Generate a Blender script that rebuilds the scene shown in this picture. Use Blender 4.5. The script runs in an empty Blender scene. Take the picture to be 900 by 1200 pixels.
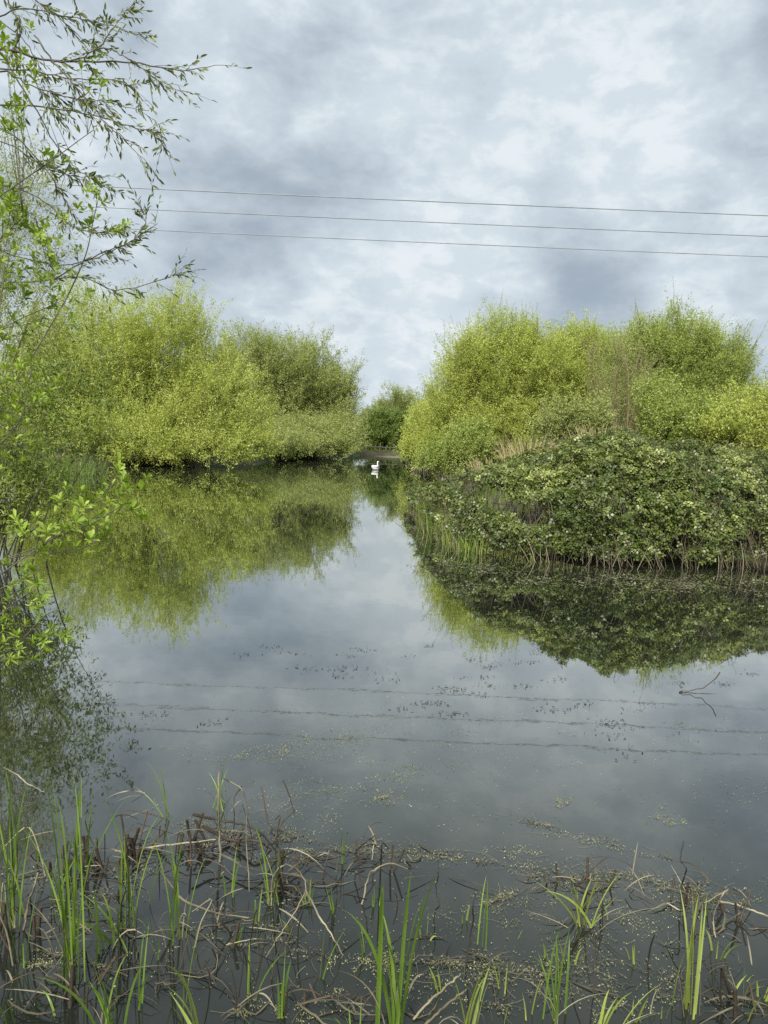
import bpy, math, random
import numpy as np
from mathutils import Matrix, Vector

R = math.radians
rng = np.random.default_rng(7)
random.seed(7)
SC = bpy.context.scene
COL = SC.collection

# ------------------------------------------------------------------ camera
CAM_H = 2.0
PITCH, ROLL = 6.2, 2.4
F_PX = 900.0                      # focal length in pixels of the 900x1200 photograph
cam_data = bpy.data.cameras.new('camera')
cam_data.sensor_fit = 'VERTICAL'
cam_data.sensor_height = 36.0
cam_data.lens = 36.0 * F_PX / 1200.0
cam_data.clip_start = 0.05
cam_data.clip_end = 3000.0
cam = bpy.data.objects.new('camera', cam_data)
COL.objects.link(cam)
ROT = Matrix.Rotation(R(90 - PITCH), 4, 'X') @ Matrix.Rotation(R(ROLL), 4, 'Z')
cam.matrix_world = Matrix.Translation((0, 0, CAM_H)) @ ROT
SC.camera = cam
M3 = np.array(ROT.to_3x3())

# ------------------------------------------------------------------ sky, sun, exposure
SUN_EL, SUN_AZ = 42.0, 200.0      # azimuth clockwise from +Y: behind the camera, to its left
SC.view_settings.view_transform = 'Standard'
SC.view_settings.look = 'None'
SC.view_settings.exposure = 0.5
SC.view_settings.gamma = 1.0
SC.view_settings.use_curve_mapping = False
SC.render.engine = 'CYCLES'
SC.cycles.max_bounces = 8
SC.cycles.diffuse_bounces = 6
SC.cycles.glossy_bounces = 3
SC.cycles.transmission_bounces = 4
SC.cycles.transparent_max_bounces = 4
SC.cycles.sample_clamp_indirect = 6.0
SC.cycles.use_denoising = False

sun_data = bpy.data.lights.new('sun', 'SUN')
sun_data.energy = 5.0
sun_data.angle = R(20)
sun_data.color = (1.0, 0.95, 0.86)
sun = bpy.data.objects.new('sun', sun_data)
sd = Vector((math.sin(R(SUN_AZ)) * math.cos(R(SUN_EL)), math.cos(R(SUN_AZ)) * math.cos(R(SUN_EL)), math.sin(R(SUN_EL))))
sun.rotation_euler = sd.to_track_quat('Z', 'Y').to_euler()
COL.objects.link(sun)


class NT:
    """small helper to write node trees"""
    def __init__(self, tree):
        self.t = tree
    def n(self, kind, **kw):
        nd = self.t.nodes.new(kind)
        for k, v in kw.items():
            setattr(nd, k, v)
        return nd
    def link(self, a, b):
        self.t.links.new(a, b)
    def val(self, sock, v):
        if hasattr(v, 'is_output'):
            self.link(v, sock)
        else:
            sock.default_value = v
    def math(self, op, a, b=0.0, c=0.0, clamp=False):
        m = self.n('ShaderNodeMath', operation=op, use_clamp=clamp)
        self.val(m.inputs[0], a); self.val(m.inputs[1], b)
        if len(m.inputs) > 2:
            self.val(m.inputs[2], c)
        return m.outputs[0]
    def vmath(self, op, a, b):
        m = self.n('ShaderNodeVectorMath', operation=op)
        self.val(m.inputs[0], a)
        if op == 'SCALE':
            self.val(m.inputs['Scale'], b)
        else:
            self.val(m.inputs[1], b)
        return m.outputs['Value'] if op in ('DOT_PRODUCT', 'LENGTH', 'DISTANCE') else m.outputs[0]
    def noise(self, vec, scale, detail=4.0, rough=0.5, dist=0.0):
        nd = self.n('ShaderNodeTexNoise')
        if vec is not None:
            self.link(vec, nd.inputs['Vector'])
        nd.inputs['Scale'].default_value = scale
        nd.inputs['Detail'].default_value = detail
        nd.inputs['Roughness'].default_value = rough
        nd.inputs['Distortion'].default_value = dist
        return nd.outputs['Fac']
    def mix(self, fac, a, b, blend='MIX'):
        m = self.n('ShaderNodeMix', data_type='RGBA', blend_type=blend)
        self.val(m.inputs[0], fac)
        for i, v in ((6, a), (7, b)):
            if hasattr(v, 'is_output'):
                self.link(v, m.inputs[i])
            else:
                m.inputs[i].default_value = (*v, 1.0)
        return m.outputs[2]
    def ramp(self, fac, lo, hi):
        m = self.n('ShaderNodeMapRange', interpolation_type='SMOOTHSTEP')
        self.val(m.inputs['Value'], fac)
        m.inputs['From Min'].default_value = lo
        m.inputs['From Max'].default_value = hi
        return m.outputs[0]


world = bpy.data.worlds.new('World')
SC.world = world
world.use_nodes = True
wt = world.node_tree
wt.nodes.clear()
W_ = NT(wt)
tc = W_.n('ShaderNodeTexCoord').outputs['Generated']
sep = W_.n('ShaderNodeSeparateXYZ'); W_.link(tc, sep.inputs[0])
dx, dy, dz = sep.outputs
zc = W_.math('MAXIMUM', dz, 0.0)
comb = W_.n('ShaderNodeCombineXYZ')
W_.link(dx, comb.inputs[0])
W_.link(dy, comb.inputs[1])
W_.link(W_.math('MULTIPLY', zc, 1.75), comb.inputs[2])
pl = comb.outputs[0]
n_big = W_.noise(pl, 2.6, 3.0, 0.5, 0.2)
n_mid = W_.noise(pl, 4.6, 8.0, 0.57, 0.15)
n_fine = W_.noise(pl, 19.0, 6.0, 0.6, 0.2)
dens = W_.math('ADD', W_.math('MULTIPLY', n_big, 0.30), W_.math('MULTIPLY', n_mid, 0.50))
dens = W_.math('ADD', dens, W_.math('MULTIPLY', n_fine, 0.20))
# brighter and darker banks of cloud: compass bearing, elevation, half width in degrees, amount
for az, el, rad, amt in ((-1, 9, 7, 0.10), (12, 8, 7, -0.05), (-4, 16, 10, -0.035), (15, 28, 9, 0.07), (5, 9, 6, 0.13), (9, 20, 13, 0.04), (24, 11, 6, 0.09), (-6, 9, 8, 0.06), (22, 18, 9, 0.04), (2, 27, 10, 0.03), (-20, 25, 12, 0.07),
                         (-6, 13, 12, -0.02), (13, 11, 8, -0.03), (24, 27, 9, -0.03), (-3, 31, 8, -0.02), (24, 7, 5, -0.05)):
    dvec = (math.sin(R(az)) * math.cos(R(el)), math.cos(R(az)) * math.cos(R(el)), math.sin(R(el)))
    dt = W_.vmath('DOT_PRODUCT', tc, dvec)
    dens = W_.math('ADD', dens, W_.math('MULTIPLY', W_.ramp(dt, math.cos(R(rad * 1.25)), math.cos(R(rad * 0.1))), amt))
lightness = W_.ramp(dens, 0.37, 0.635)
c_cloud = W_.mix(lightness, (0.36, 0.435, 0.52), (0.66, 0.745, 0.81))
wisps = W_.math('MULTIPLY', W_.ramp(dens, 0.53, 0.68), W_.ramp(n_fine, 0.42, 0.62))
c_cloud = W_.mix(W_.math('MULTIPLY', wisps, 0.85), c_cloud, (0.82, 0.88, 0.92))
sky = W_.n('ShaderNodeTexSky', sky_type='NISHITA')
sky.sun_disc = False
sky.sun_elevation = R(SUN_EL)
sky.sun_rotation = R(SUN_AZ)
blue = W_.vmath('SCALE', sky.outputs[0], 0.085)
gap = W_.math('MULTIPLY', W_.ramp(dens, 0.50, 0.40), W_.ramp(dz, 0.22, 0.03))
col = W_.mix(W_.math('MULTIPLY', gap, 0.25), c_cloud, blue)
# an overcast sky is brighter towards the zenith
zen = W_.math('ADD', 1.0, W_.math('MULTIPLY', W_.ramp(dz, 0.58, 1.0), 1.4))
col = W_.vmath('SCALE', col, zen)
bg = W_.n('ShaderNodeBackground')
W_.link(col, bg.inputs[0])
bg.inputs[1].default_value = 0.71
wo = W_.n('ShaderNodeOutputWorld')
W_.link(bg.outputs[0], wo.inputs[0])

# ------------------------------------------------------------------ pixel / world helpers
def ray(px, py):
    v = M3 @ np.array([(px - 450.0) / F_PX, (600.0 - py) / F_PX, -1.0])
    return v / v[1]

def at(px, py, d):
    """the point seen at photo pixel (px, py), d metres ahead of the camera"""
    return np.array([0, 0, CAM_H]) + ray(px, py) * d

def ground(px, py, z=0.0):
    v = ray(px, py)
    return np.array([0, 0, CAM_H]) + v * ((z - CAM_H) / v[2])

def unit(a):
    return a / np.maximum(np.linalg.norm(a, axis=-1, keepdims=True), 1e-9)

# ------------------------------------------------------------------ materials
def new_mat(name):
    m = bpy.data.materials.new(name)
    m.use_nodes = True
    m.node_tree.nodes.clear()
    return m, NT(m.node_tree)

def out(n, shader, mat):
    o = n.n('ShaderNodeOutputMaterial')
    n.link(shader, o.inputs[0])
    return mat

def leaf_mat(name, dark, mid, light, trans=0.35, rough=0.5, spec=0.35, clump=0.35):
    """leaf colour varies from leaf to leaf (attribute tint) and from clump to clump"""
    m, n = new_mat(name)
    a = n.n('ShaderNodeAttribute', attribute_name='tint').outputs['Fac']
    co = n.n('ShaderNodeTexCoord').outputs['Object']
    cl = n.noise(co, clump, 3.0, 0.55)
    f = n.math('ADD', n.math('MULTIPLY', a, 0.62), n.math('MULTIPLY', n.ramp(cl, 0.3, 0.7), 0.38))
    c1 = n.mix(n.ramp(f, 0.0, 0.55), dark, mid)
    c2 = n.mix(n.ramp(f, 0.5, 1.0), c1, light)
    p = n.n('ShaderNodeBsdfPrincipled')
    n.link(c2, p.inputs['Base Color'])
    p.inputs['Roughness'].default_value = rough
    p.inputs['Specular IOR Level'].default_value = spec
    t = n.n('ShaderNodeBsdfTranslucent')
    tcol = n.mix(1.0, c2, (1.0, 1.05, 0.55), 'MULTIPLY')
    n.link(tcol, t.inputs[0])
    mx = n.n('ShaderNodeMixShader')
    mx.inputs[0].default_value = trans
    n.link(p.outputs[0], mx.inputs[1]); n.link(t.outputs[0], mx.inputs[2])
    return out(n, mx.outputs[0], m)

def rough_mat(name, c1, c2, scale=6.0, rough=0.85, c3=None, spec=0.3, attr=False):
    m, n = new_mat(name)
    co = n.n('ShaderNodeTexCoord').outputs['Object']
    f = n.ramp(n.noise(co, scale, 6.0, 0.62), 0.32, 0.68)
    if attr:
        a = n.n('ShaderNodeAttribute', attribute_name='tint').outputs['Fac']
        f = n.math('ADD', n.math('MULTIPLY', a, 0.7), n.math('MULTIPLY', f, 0.3))
    c = n.mix(f, c1, c2)
    if c3 is not None:
        c = n.mix(n.ramp(n.noise(co, scale * 0.23, 4.0, 0.6), 0.5, 0.66), c, c3)
    p = n.n('ShaderNodeBsdfPrincipled')
    n.link(c, p.inputs['Base Color'])
    p.inputs['Roughness'].default_value = rough
    p.inputs['Specular IOR Level'].default_value = spec
    b = n.n('ShaderNodeBump'); b.inputs['Strength'].default_value = 0.4; b.inputs['Distance'].default_value = 0.01
    n.link(n.noise(co, scale * 4, 5.0, 0.6), b.inputs['Height'])
    n.link(b.outputs[0], p.inputs['Normal'])
    return out(n, p.outputs[0], m)

MAT = {}
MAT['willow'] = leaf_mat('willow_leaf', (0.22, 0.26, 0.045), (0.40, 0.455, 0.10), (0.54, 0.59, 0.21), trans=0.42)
MAT['willow_grey'] = leaf_mat('grey_willow_leaf', (0.16, 0.20, 0.055), (0.31, 0.35, 0.11), (0.45, 0.49, 0.21), trans=0.42)
MAT['willow_fresh'] = leaf_mat('fresh_willow_leaf', (0.16, 0.215, 0.036), (0.31, 0.375, 0.09), (0.47, 0.525, 0.20), trans=0.42)
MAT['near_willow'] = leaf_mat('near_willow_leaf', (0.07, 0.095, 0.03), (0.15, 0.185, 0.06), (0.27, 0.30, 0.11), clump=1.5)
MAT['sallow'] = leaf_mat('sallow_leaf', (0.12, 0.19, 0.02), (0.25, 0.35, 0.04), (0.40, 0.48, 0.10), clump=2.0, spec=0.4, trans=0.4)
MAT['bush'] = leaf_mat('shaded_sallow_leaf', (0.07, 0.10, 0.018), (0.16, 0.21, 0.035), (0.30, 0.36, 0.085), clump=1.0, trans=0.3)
MAT['dark_leaf'] = leaf_mat('dark_shrub_leaf', (0.06, 0.10, 0.018), (0.13, 0.19, 0.035), (0.24, 0.31, 0.075))
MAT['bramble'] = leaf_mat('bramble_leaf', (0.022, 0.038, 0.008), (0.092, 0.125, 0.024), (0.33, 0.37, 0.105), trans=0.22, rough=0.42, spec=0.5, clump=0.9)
MAT['bramble_bare'] = leaf_mat('bramble_dull_leaf', (0.05, 0.06, 0.02), (0.12, 0.12, 0.04), (0.21, 0.21, 0.075), trans=0.2)
MAT['sedge'] = leaf_mat('sedge_blade', (0.05, 0.095, 0.012), (0.115, 0.19, 0.024), (0.24, 0.33, 0.06), trans=0.35, rough=0.4, spec=0.45, clump=3.0)
MAT['sedge_yellow'] = leaf_mat('yellowing_sedge_blade', (0.08, 0.11, 0.02), (0.18, 0.23, 0.04), (0.33, 0.36, 0.10), trans=0.25, clump=3.0)
MAT['straw'] = rough_mat('dead_reed_straw', (0.05, 0.042, 0.025), (0.29, 0.26, 0.17), 9.0, attr=True)
MAT['rot'] = rough_mat('rotting_stem', (0.010, 0.008, 0.006), (0.075, 0.055, 0.035), 9.0, rough=0.6, attr=True)
MAT['dry_grass'] = rough_mat('dry_grass', (0.22, 0.18, 0.08), (0.46, 0.40, 0.22), 5.0, attr=True)
MAT['bark'] = rough_mat('willow_bark', (0.07, 0.058, 0.042), (0.17, 0.145, 0.11), 8.0)
MAT['twig'] = rough_mat('olive_twig', (0.09, 0.08, 0.045), (0.19, 0.17, 0.09), 8.0)
MAT['red_twig'] = rough_mat('tan_bare_twig', (0.15, 0.12, 0.065), (0.27, 0.22, 0.13), 5.0)
MAT['cane'] = rough_mat('bramble_cane', (0.035, 0.026, 0.018), (0.20, 0.16, 0.11), 7.0, attr=True)
MAT['near_bark'] = rough_mat('near_bark', (0.045, 0.040, 0.032), (0.13, 0.115, 0.09), 14.0)
MAT['soil'] = rough_mat('bank_soil', (0.035, 0.028, 0.018), (0.085, 0.07, 0.04), 1.8, c3=(0.07, 0.10, 0.022))
MAT['mud'] = rough_mat('pale_mud', (0.09, 0.09, 0.05), (0.15, 0.15, 0.09), 1.5)
MAT['wood'] = rough_mat('weathered_wood', (0.09, 0.085, 0.065), (0.16, 0.15, 0.12), 5.0)
MAT['duckweed'] = leaf_mat('duckweed', (0.10, 0.105, 0.045), (0.21, 0.215, 0.09), (0.40, 0.40, 0.22), trans=0.1, clump=2.5)
MAT['debris'] = rough_mat('floating_plant_debris', (0.03, 0.028, 0.018), (0.24, 0.23, 0.13), 7.0, attr=True)
MAT['litter'] = rough_mat('muddy_reed_litter', (0.022, 0.018, 0.012), (0.17, 0.145, 0.09), 7.0, rough=0.7, attr=True)
MAT['speck'] = rough_mat('dark_floating_scales', (0.012, 0.012, 0.012), (0.05, 0.045, 0.035), 7.0, attr=True)
MAT['white'] = rough_mat('white_feathers', (0.70, 0.70, 0.68), (0.82, 0.82, 0.80), 14.0, rough=0.7)
MAT['beak'] = rough_mat('orange_beak', (0.55, 0.17, 0.03), (0.65, 0.22, 0.05), 30.0, rough=0.45)
MAT['black'] = rough_mat('black_skin', (0.012, 0.012, 0.012), (0.03, 0.03, 0.03), 30.0, rough=0.5)
MAT['wire'] = rough_mat('weathered_aluminium_wire', (0.17, 0.19, 0.20), (0.26, 0.28, 0.30), 0.7, rough=0.5)

m, n = new_mat('pond_water')
geo = n.n('ShaderNodeNewGeometry').outputs['Position']
murk = n.mix(n.ramp(n.noise(geo, 0.35, 3.0, 0.5), 0.35, 0.7), (0.010, 0.012, 0.010), (0.018, 0.020, 0.013))
df = n.n('ShaderNodeBsdfDiffuse'); n.link(murk, df.inputs[0])  # dark olive pond water
gl = n.n('ShaderNodeBsdfGlossy'); gl.inputs['Roughness'].default_value = 0.018
gl.inputs['Color'].default_value = (0.97, 0.985, 0.96, 1)
h1 = n.noise(geo, 1.6, 2.0, 0.5)
h2 = n.noise(geo, 8.0, 2.0, 0.5)
hh = n.math('ADD', h1, n.math('MULTIPLY', h2, 0.2))
bp = n.n('ShaderNodeBump'); bp.inputs['Strength'].default_value = 1.0; bp.inputs['Distance'].default_value = 0.0008
n.link(hh, bp.inputs['Height']); n.link(bp.outputs[0], gl.inputs['Normal'])
lw = n.n('ShaderNodeLayerWeight'); lw.inputs['Blend'].default_value = 0.5
fc = n.n('ShaderNodeFloatCurve')
cv = fc.mapping.curves[0]
for x_, y_ in ((0.25, 0.04), (0.44, 0.095), (0.58, 0.27), (0.69, 0.475), (0.784, 0.63), (0.87, 0.70)):
    cv.points.new(x_, y_)
cv.points[0].location = (0, 0.03); cv.points[-1].location = (1, 0.78)
fc.mapping.update()
n.link(lw.outputs['Facing'], fc.inputs['Value'])
mx = n.n('ShaderNodeMixShader')
n.link(fc.outputs[0], mx.inputs[0]); n.link(df.outputs[0], mx.inputs[1]); n.link(gl.outputs[0], mx.inputs[2])
film = n.n('ShaderNodeBsdfDiffuse'); film.inputs[0].default_value = (0.17, 0.175, 0.15, 1)
ff = n.math('MULTIPLY', n.ramp(n.noise(geo, 0.75, 6.0, 0.62, 0.6), 0.50, 0.74), 0.045)
mx2 = n.n('ShaderNodeMixShader')
n.link(ff, mx2.inputs[0]); n.link(mx.outputs[0], mx2.inputs[1]); n.link(film.outputs[0], mx2.inputs[2])
MAT['water'] = out(n, mx2.outputs[0], m)

# ------------------------------------------------------------------ mesh helpers
class MB:
    """collects polygons as arrays; build() makes ONE mesh object"""
    def __init__(self):
        self.v, self.loops, self.tot, self.tint, self.k = [], [], [], [], 0
    def add(self, v, faces, tint=None):
        """v (n,3); faces (m,c) of indices into v; tint per face"""
        v = np.asarray(v, float); f = np.asarray(faces, int)
        if len(f) == 0:
            return
        self.v.append(v)
        self.loops.append((f + self.k).ravel())
        self.tot.append(np.full(len(f), f.shape[1]))
        t = np.full(len(f), 0.5) if tint is None else np.broadcast_to(tint, (len(f),))
        self.tint.append(np.asarray(t, float))
        self.k += len(v)
    def build(self, name, mat, parent=None, smooth=False, origin=None):
        me = bpy.data.meshes.new(name)
        v = np.concatenate(self.v); lo = np.concatenate(self.loops); tt = np.concatenate(self.tot); ti = np.concatenate(self.tint)
        if parent is not None and origin is None:
            origin = np.array(parent.location)
        if origin is not None:
            v = v - np.asarray(origin)
        me.vertices.add(len(v)); me.vertices.foreach_set('co', v.astype(np.float32).ravel())
        me.loops.add(len(lo)); me.loops.foreach_set('vertex_index', lo.astype(np.int32))
        me.polygons.add(len(tt))
        st = np.concatenate([[0], np.cumsum(tt)[:-1]])
        me.polygons.foreach_set('loop_start', st.astype(np.int32))
        if smooth:
            me.polygons.foreach_set('use_smooth', np.ones(len(tt), bool))
        at_ = me.attributes.new('tint', 'FLOAT', 'FACE')
        at_.data.foreach_set('value', ti.astype(np.float32))
        me.update(calc_edges=True)
        me.materials.append(mat)
        o = bpy.data.objects.new(name, me)
        COL.objects.link(o)
        if parent is not None:
            o.parent = parent
        elif origin is not None:
            o.location = origin
        return o

def tag(o, label=None, cat=None, group=None, kind=None):
    if label: o['label'] = label
    if cat: o['category'] = cat
    if group: o['group'] = group
    if kind: o['kind'] = kind
    return o

def thing(name, label, cat, loc, group=None):
    o = bpy.data.objects.new(name, None)
    o.empty_display_size = 0.2
    COL.objects.link(o)
    o.location = [float(c) for c in loc]
    return tag(o, label, cat, group)

def copy_thing(o, loc, rz, scale=1.0, label=None):
    c = o.copy(); COL.objects.link(c)
    c.location = [float(q) for q in loc]; c.rotation_euler = (0, 0, rz); c.scale = (scale,) * 3
    if label: c['label'] = label
    for ch in list(o.children):
        k = ch.copy(); COL.objects.link(k); k.parent = c
    return c

def tubes(mb, P, r, sides=4, tint=None, cap=False):
    """P (m,p,3) polylines, r (m,p) radii"""
    P = np.asarray(P, float); r = np.asarray(r, float)
    if P.ndim == 2: P = P[None]
    if r.ndim == 1: r = np.broadcast_to(r, P.shape[:2])
    m_, p_, _ = P.shape
    T = unit(np.gradient(P, axis=1))
    ref = np.where(np.abs(T[:, :1, 2:3]) > 0.9, np.array([[[1.0, 0, 0]]]), np.array([[[0, 0, 1.0]]]))
    ref = np.broadcast_to(ref, T.shape)
    A = unit(np.cross(T, ref)); B = np.cross(T, A)
    an = np.arange(sides) * 2 * np.pi / sides
    V = P[:, :, None] + r[:, :, None, None] * (A[:, :, None] * np.cos(an)[None, None, :, None] + B[:, :, None] * np.sin(an)[None, None, :, None])
    idx = np.arange(m_ * p_ * sides).reshape(m_, p_, sides)
    nx = np.roll(idx, -1, axis=2)
    F = np.stack([idx[:, :-1], nx[:, :-1], nx[:, 1:], idx[:, 1:]], -1).reshape(-1, 4)
    tn = None
    if tint is not None:
        tn = np.repeat(np.broadcast_to(tint, (m_,)), (p_ - 1) * sides)
    mb.add(V.reshape(-1, 3), F, tn)
    if cap:
        mb.add(V[:, -1].reshape(-1, 3), np.arange(m_ * sides).reshape(m_, sides), None if tint is None else np.broadcast_to(tint, (m_,)))

def ribbons(mb, P, w, tint=None, fold=0.25, side=None):
    """grass blades: polylines P (m,p,3) with half widths w (m,p), a shallow V across"""
    P = np.asarray(P, float); w = np.asarray(w, float)
    if P.ndim == 2: P = P[None]
    if w.ndim == 1: w = np.broadcast_to(w, P.shape[:2])
    m_, p_, _ = P.shape
    T = unit(np.gradient(P, axis=1))
    if side is None:
        a = rng.uniform(0, 2 * np.pi, m_)
        side = np.stack([np.cos(a), np.sin(a), np.zeros(m_)], -1)
    S = np.broadcast_to(side[:, None], T.shape)
    S = unit(S - T * np.sum(S * T, -1, keepdims=True))
    N = np.cross(T, S)
    L = P - S * w[..., None] + N * w[..., None] * fold
    Rr = P + S * w[..., None] + N * w[..., None] * fold
    V = np.stack([L, P, Rr], 2)
    idx = np.arange(m_ * p_ * 3).reshape(m_, p_, 3)
    F = np.concatenate([np.stack([idx[:, :-1, k], idx[:, :-1, k + 1], idx[:, 1:, k + 1], idx[:, 1:, k]], -1).reshape(m_, -1, 4) for k in (0, 1)], 1)
    tn = None
    if tint is not None:
        tn = np.repeat(np.broadcast_to(tint, (m_,)), F.shape[1])
    mb.add(V.reshape(-1, 3), F.reshape(-1, 4), tn)

DIAMOND = (np.array([[0, 0, 0], [0.45, -0.5, 0.08], [1, 0, -0.04], [0.45, 0.5, 0.08]]), [np.array([[0, 1, 2, 3]])])
LANCE = (np.array([[0, 0, 0], [0.28, -0.42, 0.05], [0.28, 0, 0.0], [0.28, 0.42, 0.05], [0.66, -0.40, 0.02], [0.66, 0, -0.03], [0.66, 0.40, 0.02], [1, 0, -0.10]]),
         [np.array([[0, 2, 1], [0, 3, 2], [4, 5, 7], [5, 6, 7]]), np.array([[1, 2, 5, 4], [2, 3, 6, 5]])])
OBOVATE = (np.array([[0, 0, 0], [0.35, -0.34, 0.06], [0.35, 0, 0.0], [0.35, 0.34, 0.06], [0.74, -0.5, 0.03], [0.74, 0, -0.03], [0.74, 0.5, 0.03], [1, 0, -0.12]]), LANCE[1])
def _tri():
    V, F = [], []
    for k, (a, l) in enumerate(((0, 1.0), (1.25, 0.82), (-1.25, 0.82))):
        c, s = math.cos(a), math.sin(a)
        base = 0.28 if k == 0 else 0.16
        for u, w, h in ((base, 0, 0), (base + 0.36 * l, -0.30, 0.06), (base + 0.80 * l, 0, -0.08), (base + 0.36 * l, 0.30, 0.06)):
            V.append((c * u - s * w, s * u + c * w, h))
        F.append([4 * k, 4 * k + 1, 4 * k + 2, 4 * k + 3])
    return np.array(V), [np.array(F)]
TRIFOLIATE = _tri()

def leaves(mb, P, D, N, L, Wd, tint, tpl=DIAMOND):
    """a leaf at each P: axis D, face normal about N, length L, width Wd"""
    n_ = len(P)
    if n_ == 0: return
    D = unit(D)
    S = unit(np.cross(N, D)); U = np.cross(D, S)
    L = np.broadcast_to(L, (n_,)); Wd = np.broadcast_to(Wd, (n_,))
    tv, tf = tpl
    V = P[:, None] + D[:, None] * (tv[None, :, 0:1] * L[:, None, None]) + S[:, None] * (tv[None, :, 1:2] * Wd[:, None, None]) + U[:, None] * (tv[None, :, 2:3] * L[:, None, None])
    k = len(tv)
    off = (np.arange(n_) * k)[:, None, None]
    V = V.reshape(-1, 3)
    base = mb.k
    mb.v.append(V); mb.k += len(V)
    for f in tf:
        ff = (f[None] + off).reshape(-1, f.shape[1])
        mb.loops.append((ff + base).ravel())
        mb.tot.append(np.full(len(ff), f.shape[1]))
        mb.tint.append(np.repeat(np.broadcast_to(tint, (n_,)), len(f)))

def rnd(n_):
    return unit(rng.normal(size=(n_, 3)))

def bez(a, b, c, t):
    t = t[..., None]
    return (1 - t) ** 2 * a + 2 * t * (1 - t) * b + t ** 2 * c

# ------------------------------------------------------------------ the pond, the ground
POND = np.array([(-1.9, 1.7), (-3.2, 4.0), (-4.9, 8.0), (-8.6, 15.0), (-11.5, 22.0), (-13.5, 31.0), (-9.0, 35.0), (-6.2, 37.0), (-6.0, 46.0), (-2.5, 51.0),
                 (-1.6, 56.0), (1.5, 56.0), (2.2, 50.0), (1.4, 42.0), (3.0, 35.0), (3.6, 26.0), (1.6, 19.5), (1.15, 15.6), (1.9, 13.6), (3.2, 12.8), (6.4, 12.6),
                 (11.0, 12.8), (15.0, 9.0), (13.0, 3.0), (5.0, 1.5), (1.0, 1.2)])
def sdf(x, y):
    """distance to the pond's edge, negative inside"""
    pts = np.stack([x, y], -1)
    a = POND; b = np.roll(POND, -1, 0)
    d = np.full(x.shape, 1e9); ins = np.zeros(x.shape, bool)
    for p0, p1 in zip(a, b):
        e = p1 - p0; w = pts - p0
        t = np.clip((w @ e) / (e @ e), 0, 1)
        d = np.minimum(d, np.linalg.norm(w - t[..., None] * e, axis=-1))
        c = (p0[1] > pts[..., 1]) != (p1[1] > pts[..., 1])
        with np.errstate(divide='ignore', invalid='ignore'):
            xi = e[0] * (pts[..., 1] - p0[1]) / (e[1] if e[1] else 1e-9) + p0[0]
        ins ^= c & (pts[..., 0] < xi)
    return np.where(ins, -d, d)

def terrain_z(x, y):
    x = np.asarray(x, float); y = np.asarray(y, float)
    s = sdf(x, y)
    z = np.where(s < 0, -0.9 * np.clip(-s / 1.2, 0, 1) ** 0.8, 0.32 * np.clip(s / 0.9, 0, 1) ** 0.8 + 0.10 * np.clip((s - 1) / 8, 0, 1))
    z = z + 0.05 * np.sin(x * 1.7 + 1.3 * np.sin(y * 1.1)) * np.clip(np.abs(s), 0, 1)
    return z

xs = np.concatenate([[-900, -500, -250, -130, -80, -55], np.arange(-40, 40.1, 0.5), [55, 80, 130, 250, 500, 900]])
ys = np.concatenate([[-400, -150, -60, -25], np.arange(-12, 75.1, 0.5), [90, 120, 170, 260, 420, 700, 1100]])
gx, gy = np.meshgrid(xs, ys)
gz = terrain_z(gx, gy)
mb = MB()
idx = np.arange(gx.size).reshape(gx.shape)
mb.add(np.stack([gx, gy, gz], -1).reshape(-1, 3), np.stack([idx[:-1, :-1], idx[:-1, 1:], idx[1:, 1:], idx[1:, :-1]], -1).reshape(-1, 4))
g = mb.build('ground', MAT['soil'], smooth=True)
tag(g, kind='structure')

mb = MB()
wx, wy = np.meshgrid(np.linspace(-20, 20, 21), np.linspace(0.5, 60, 31))
idx = np.arange(wx.size).reshape(wx.shape)
mb.add(np.stack([wx, wy, np.zeros_like(wx)], -1).reshape(-1, 3), np.stack([idx[:-1, :-1], idx[:-1, 1:], idx[1:, 1:], idx[1:, :-1]], -1).reshape(-1, 4))
w = mb.build('water', MAT['water'])
tag(w, kind='structure')

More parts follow.
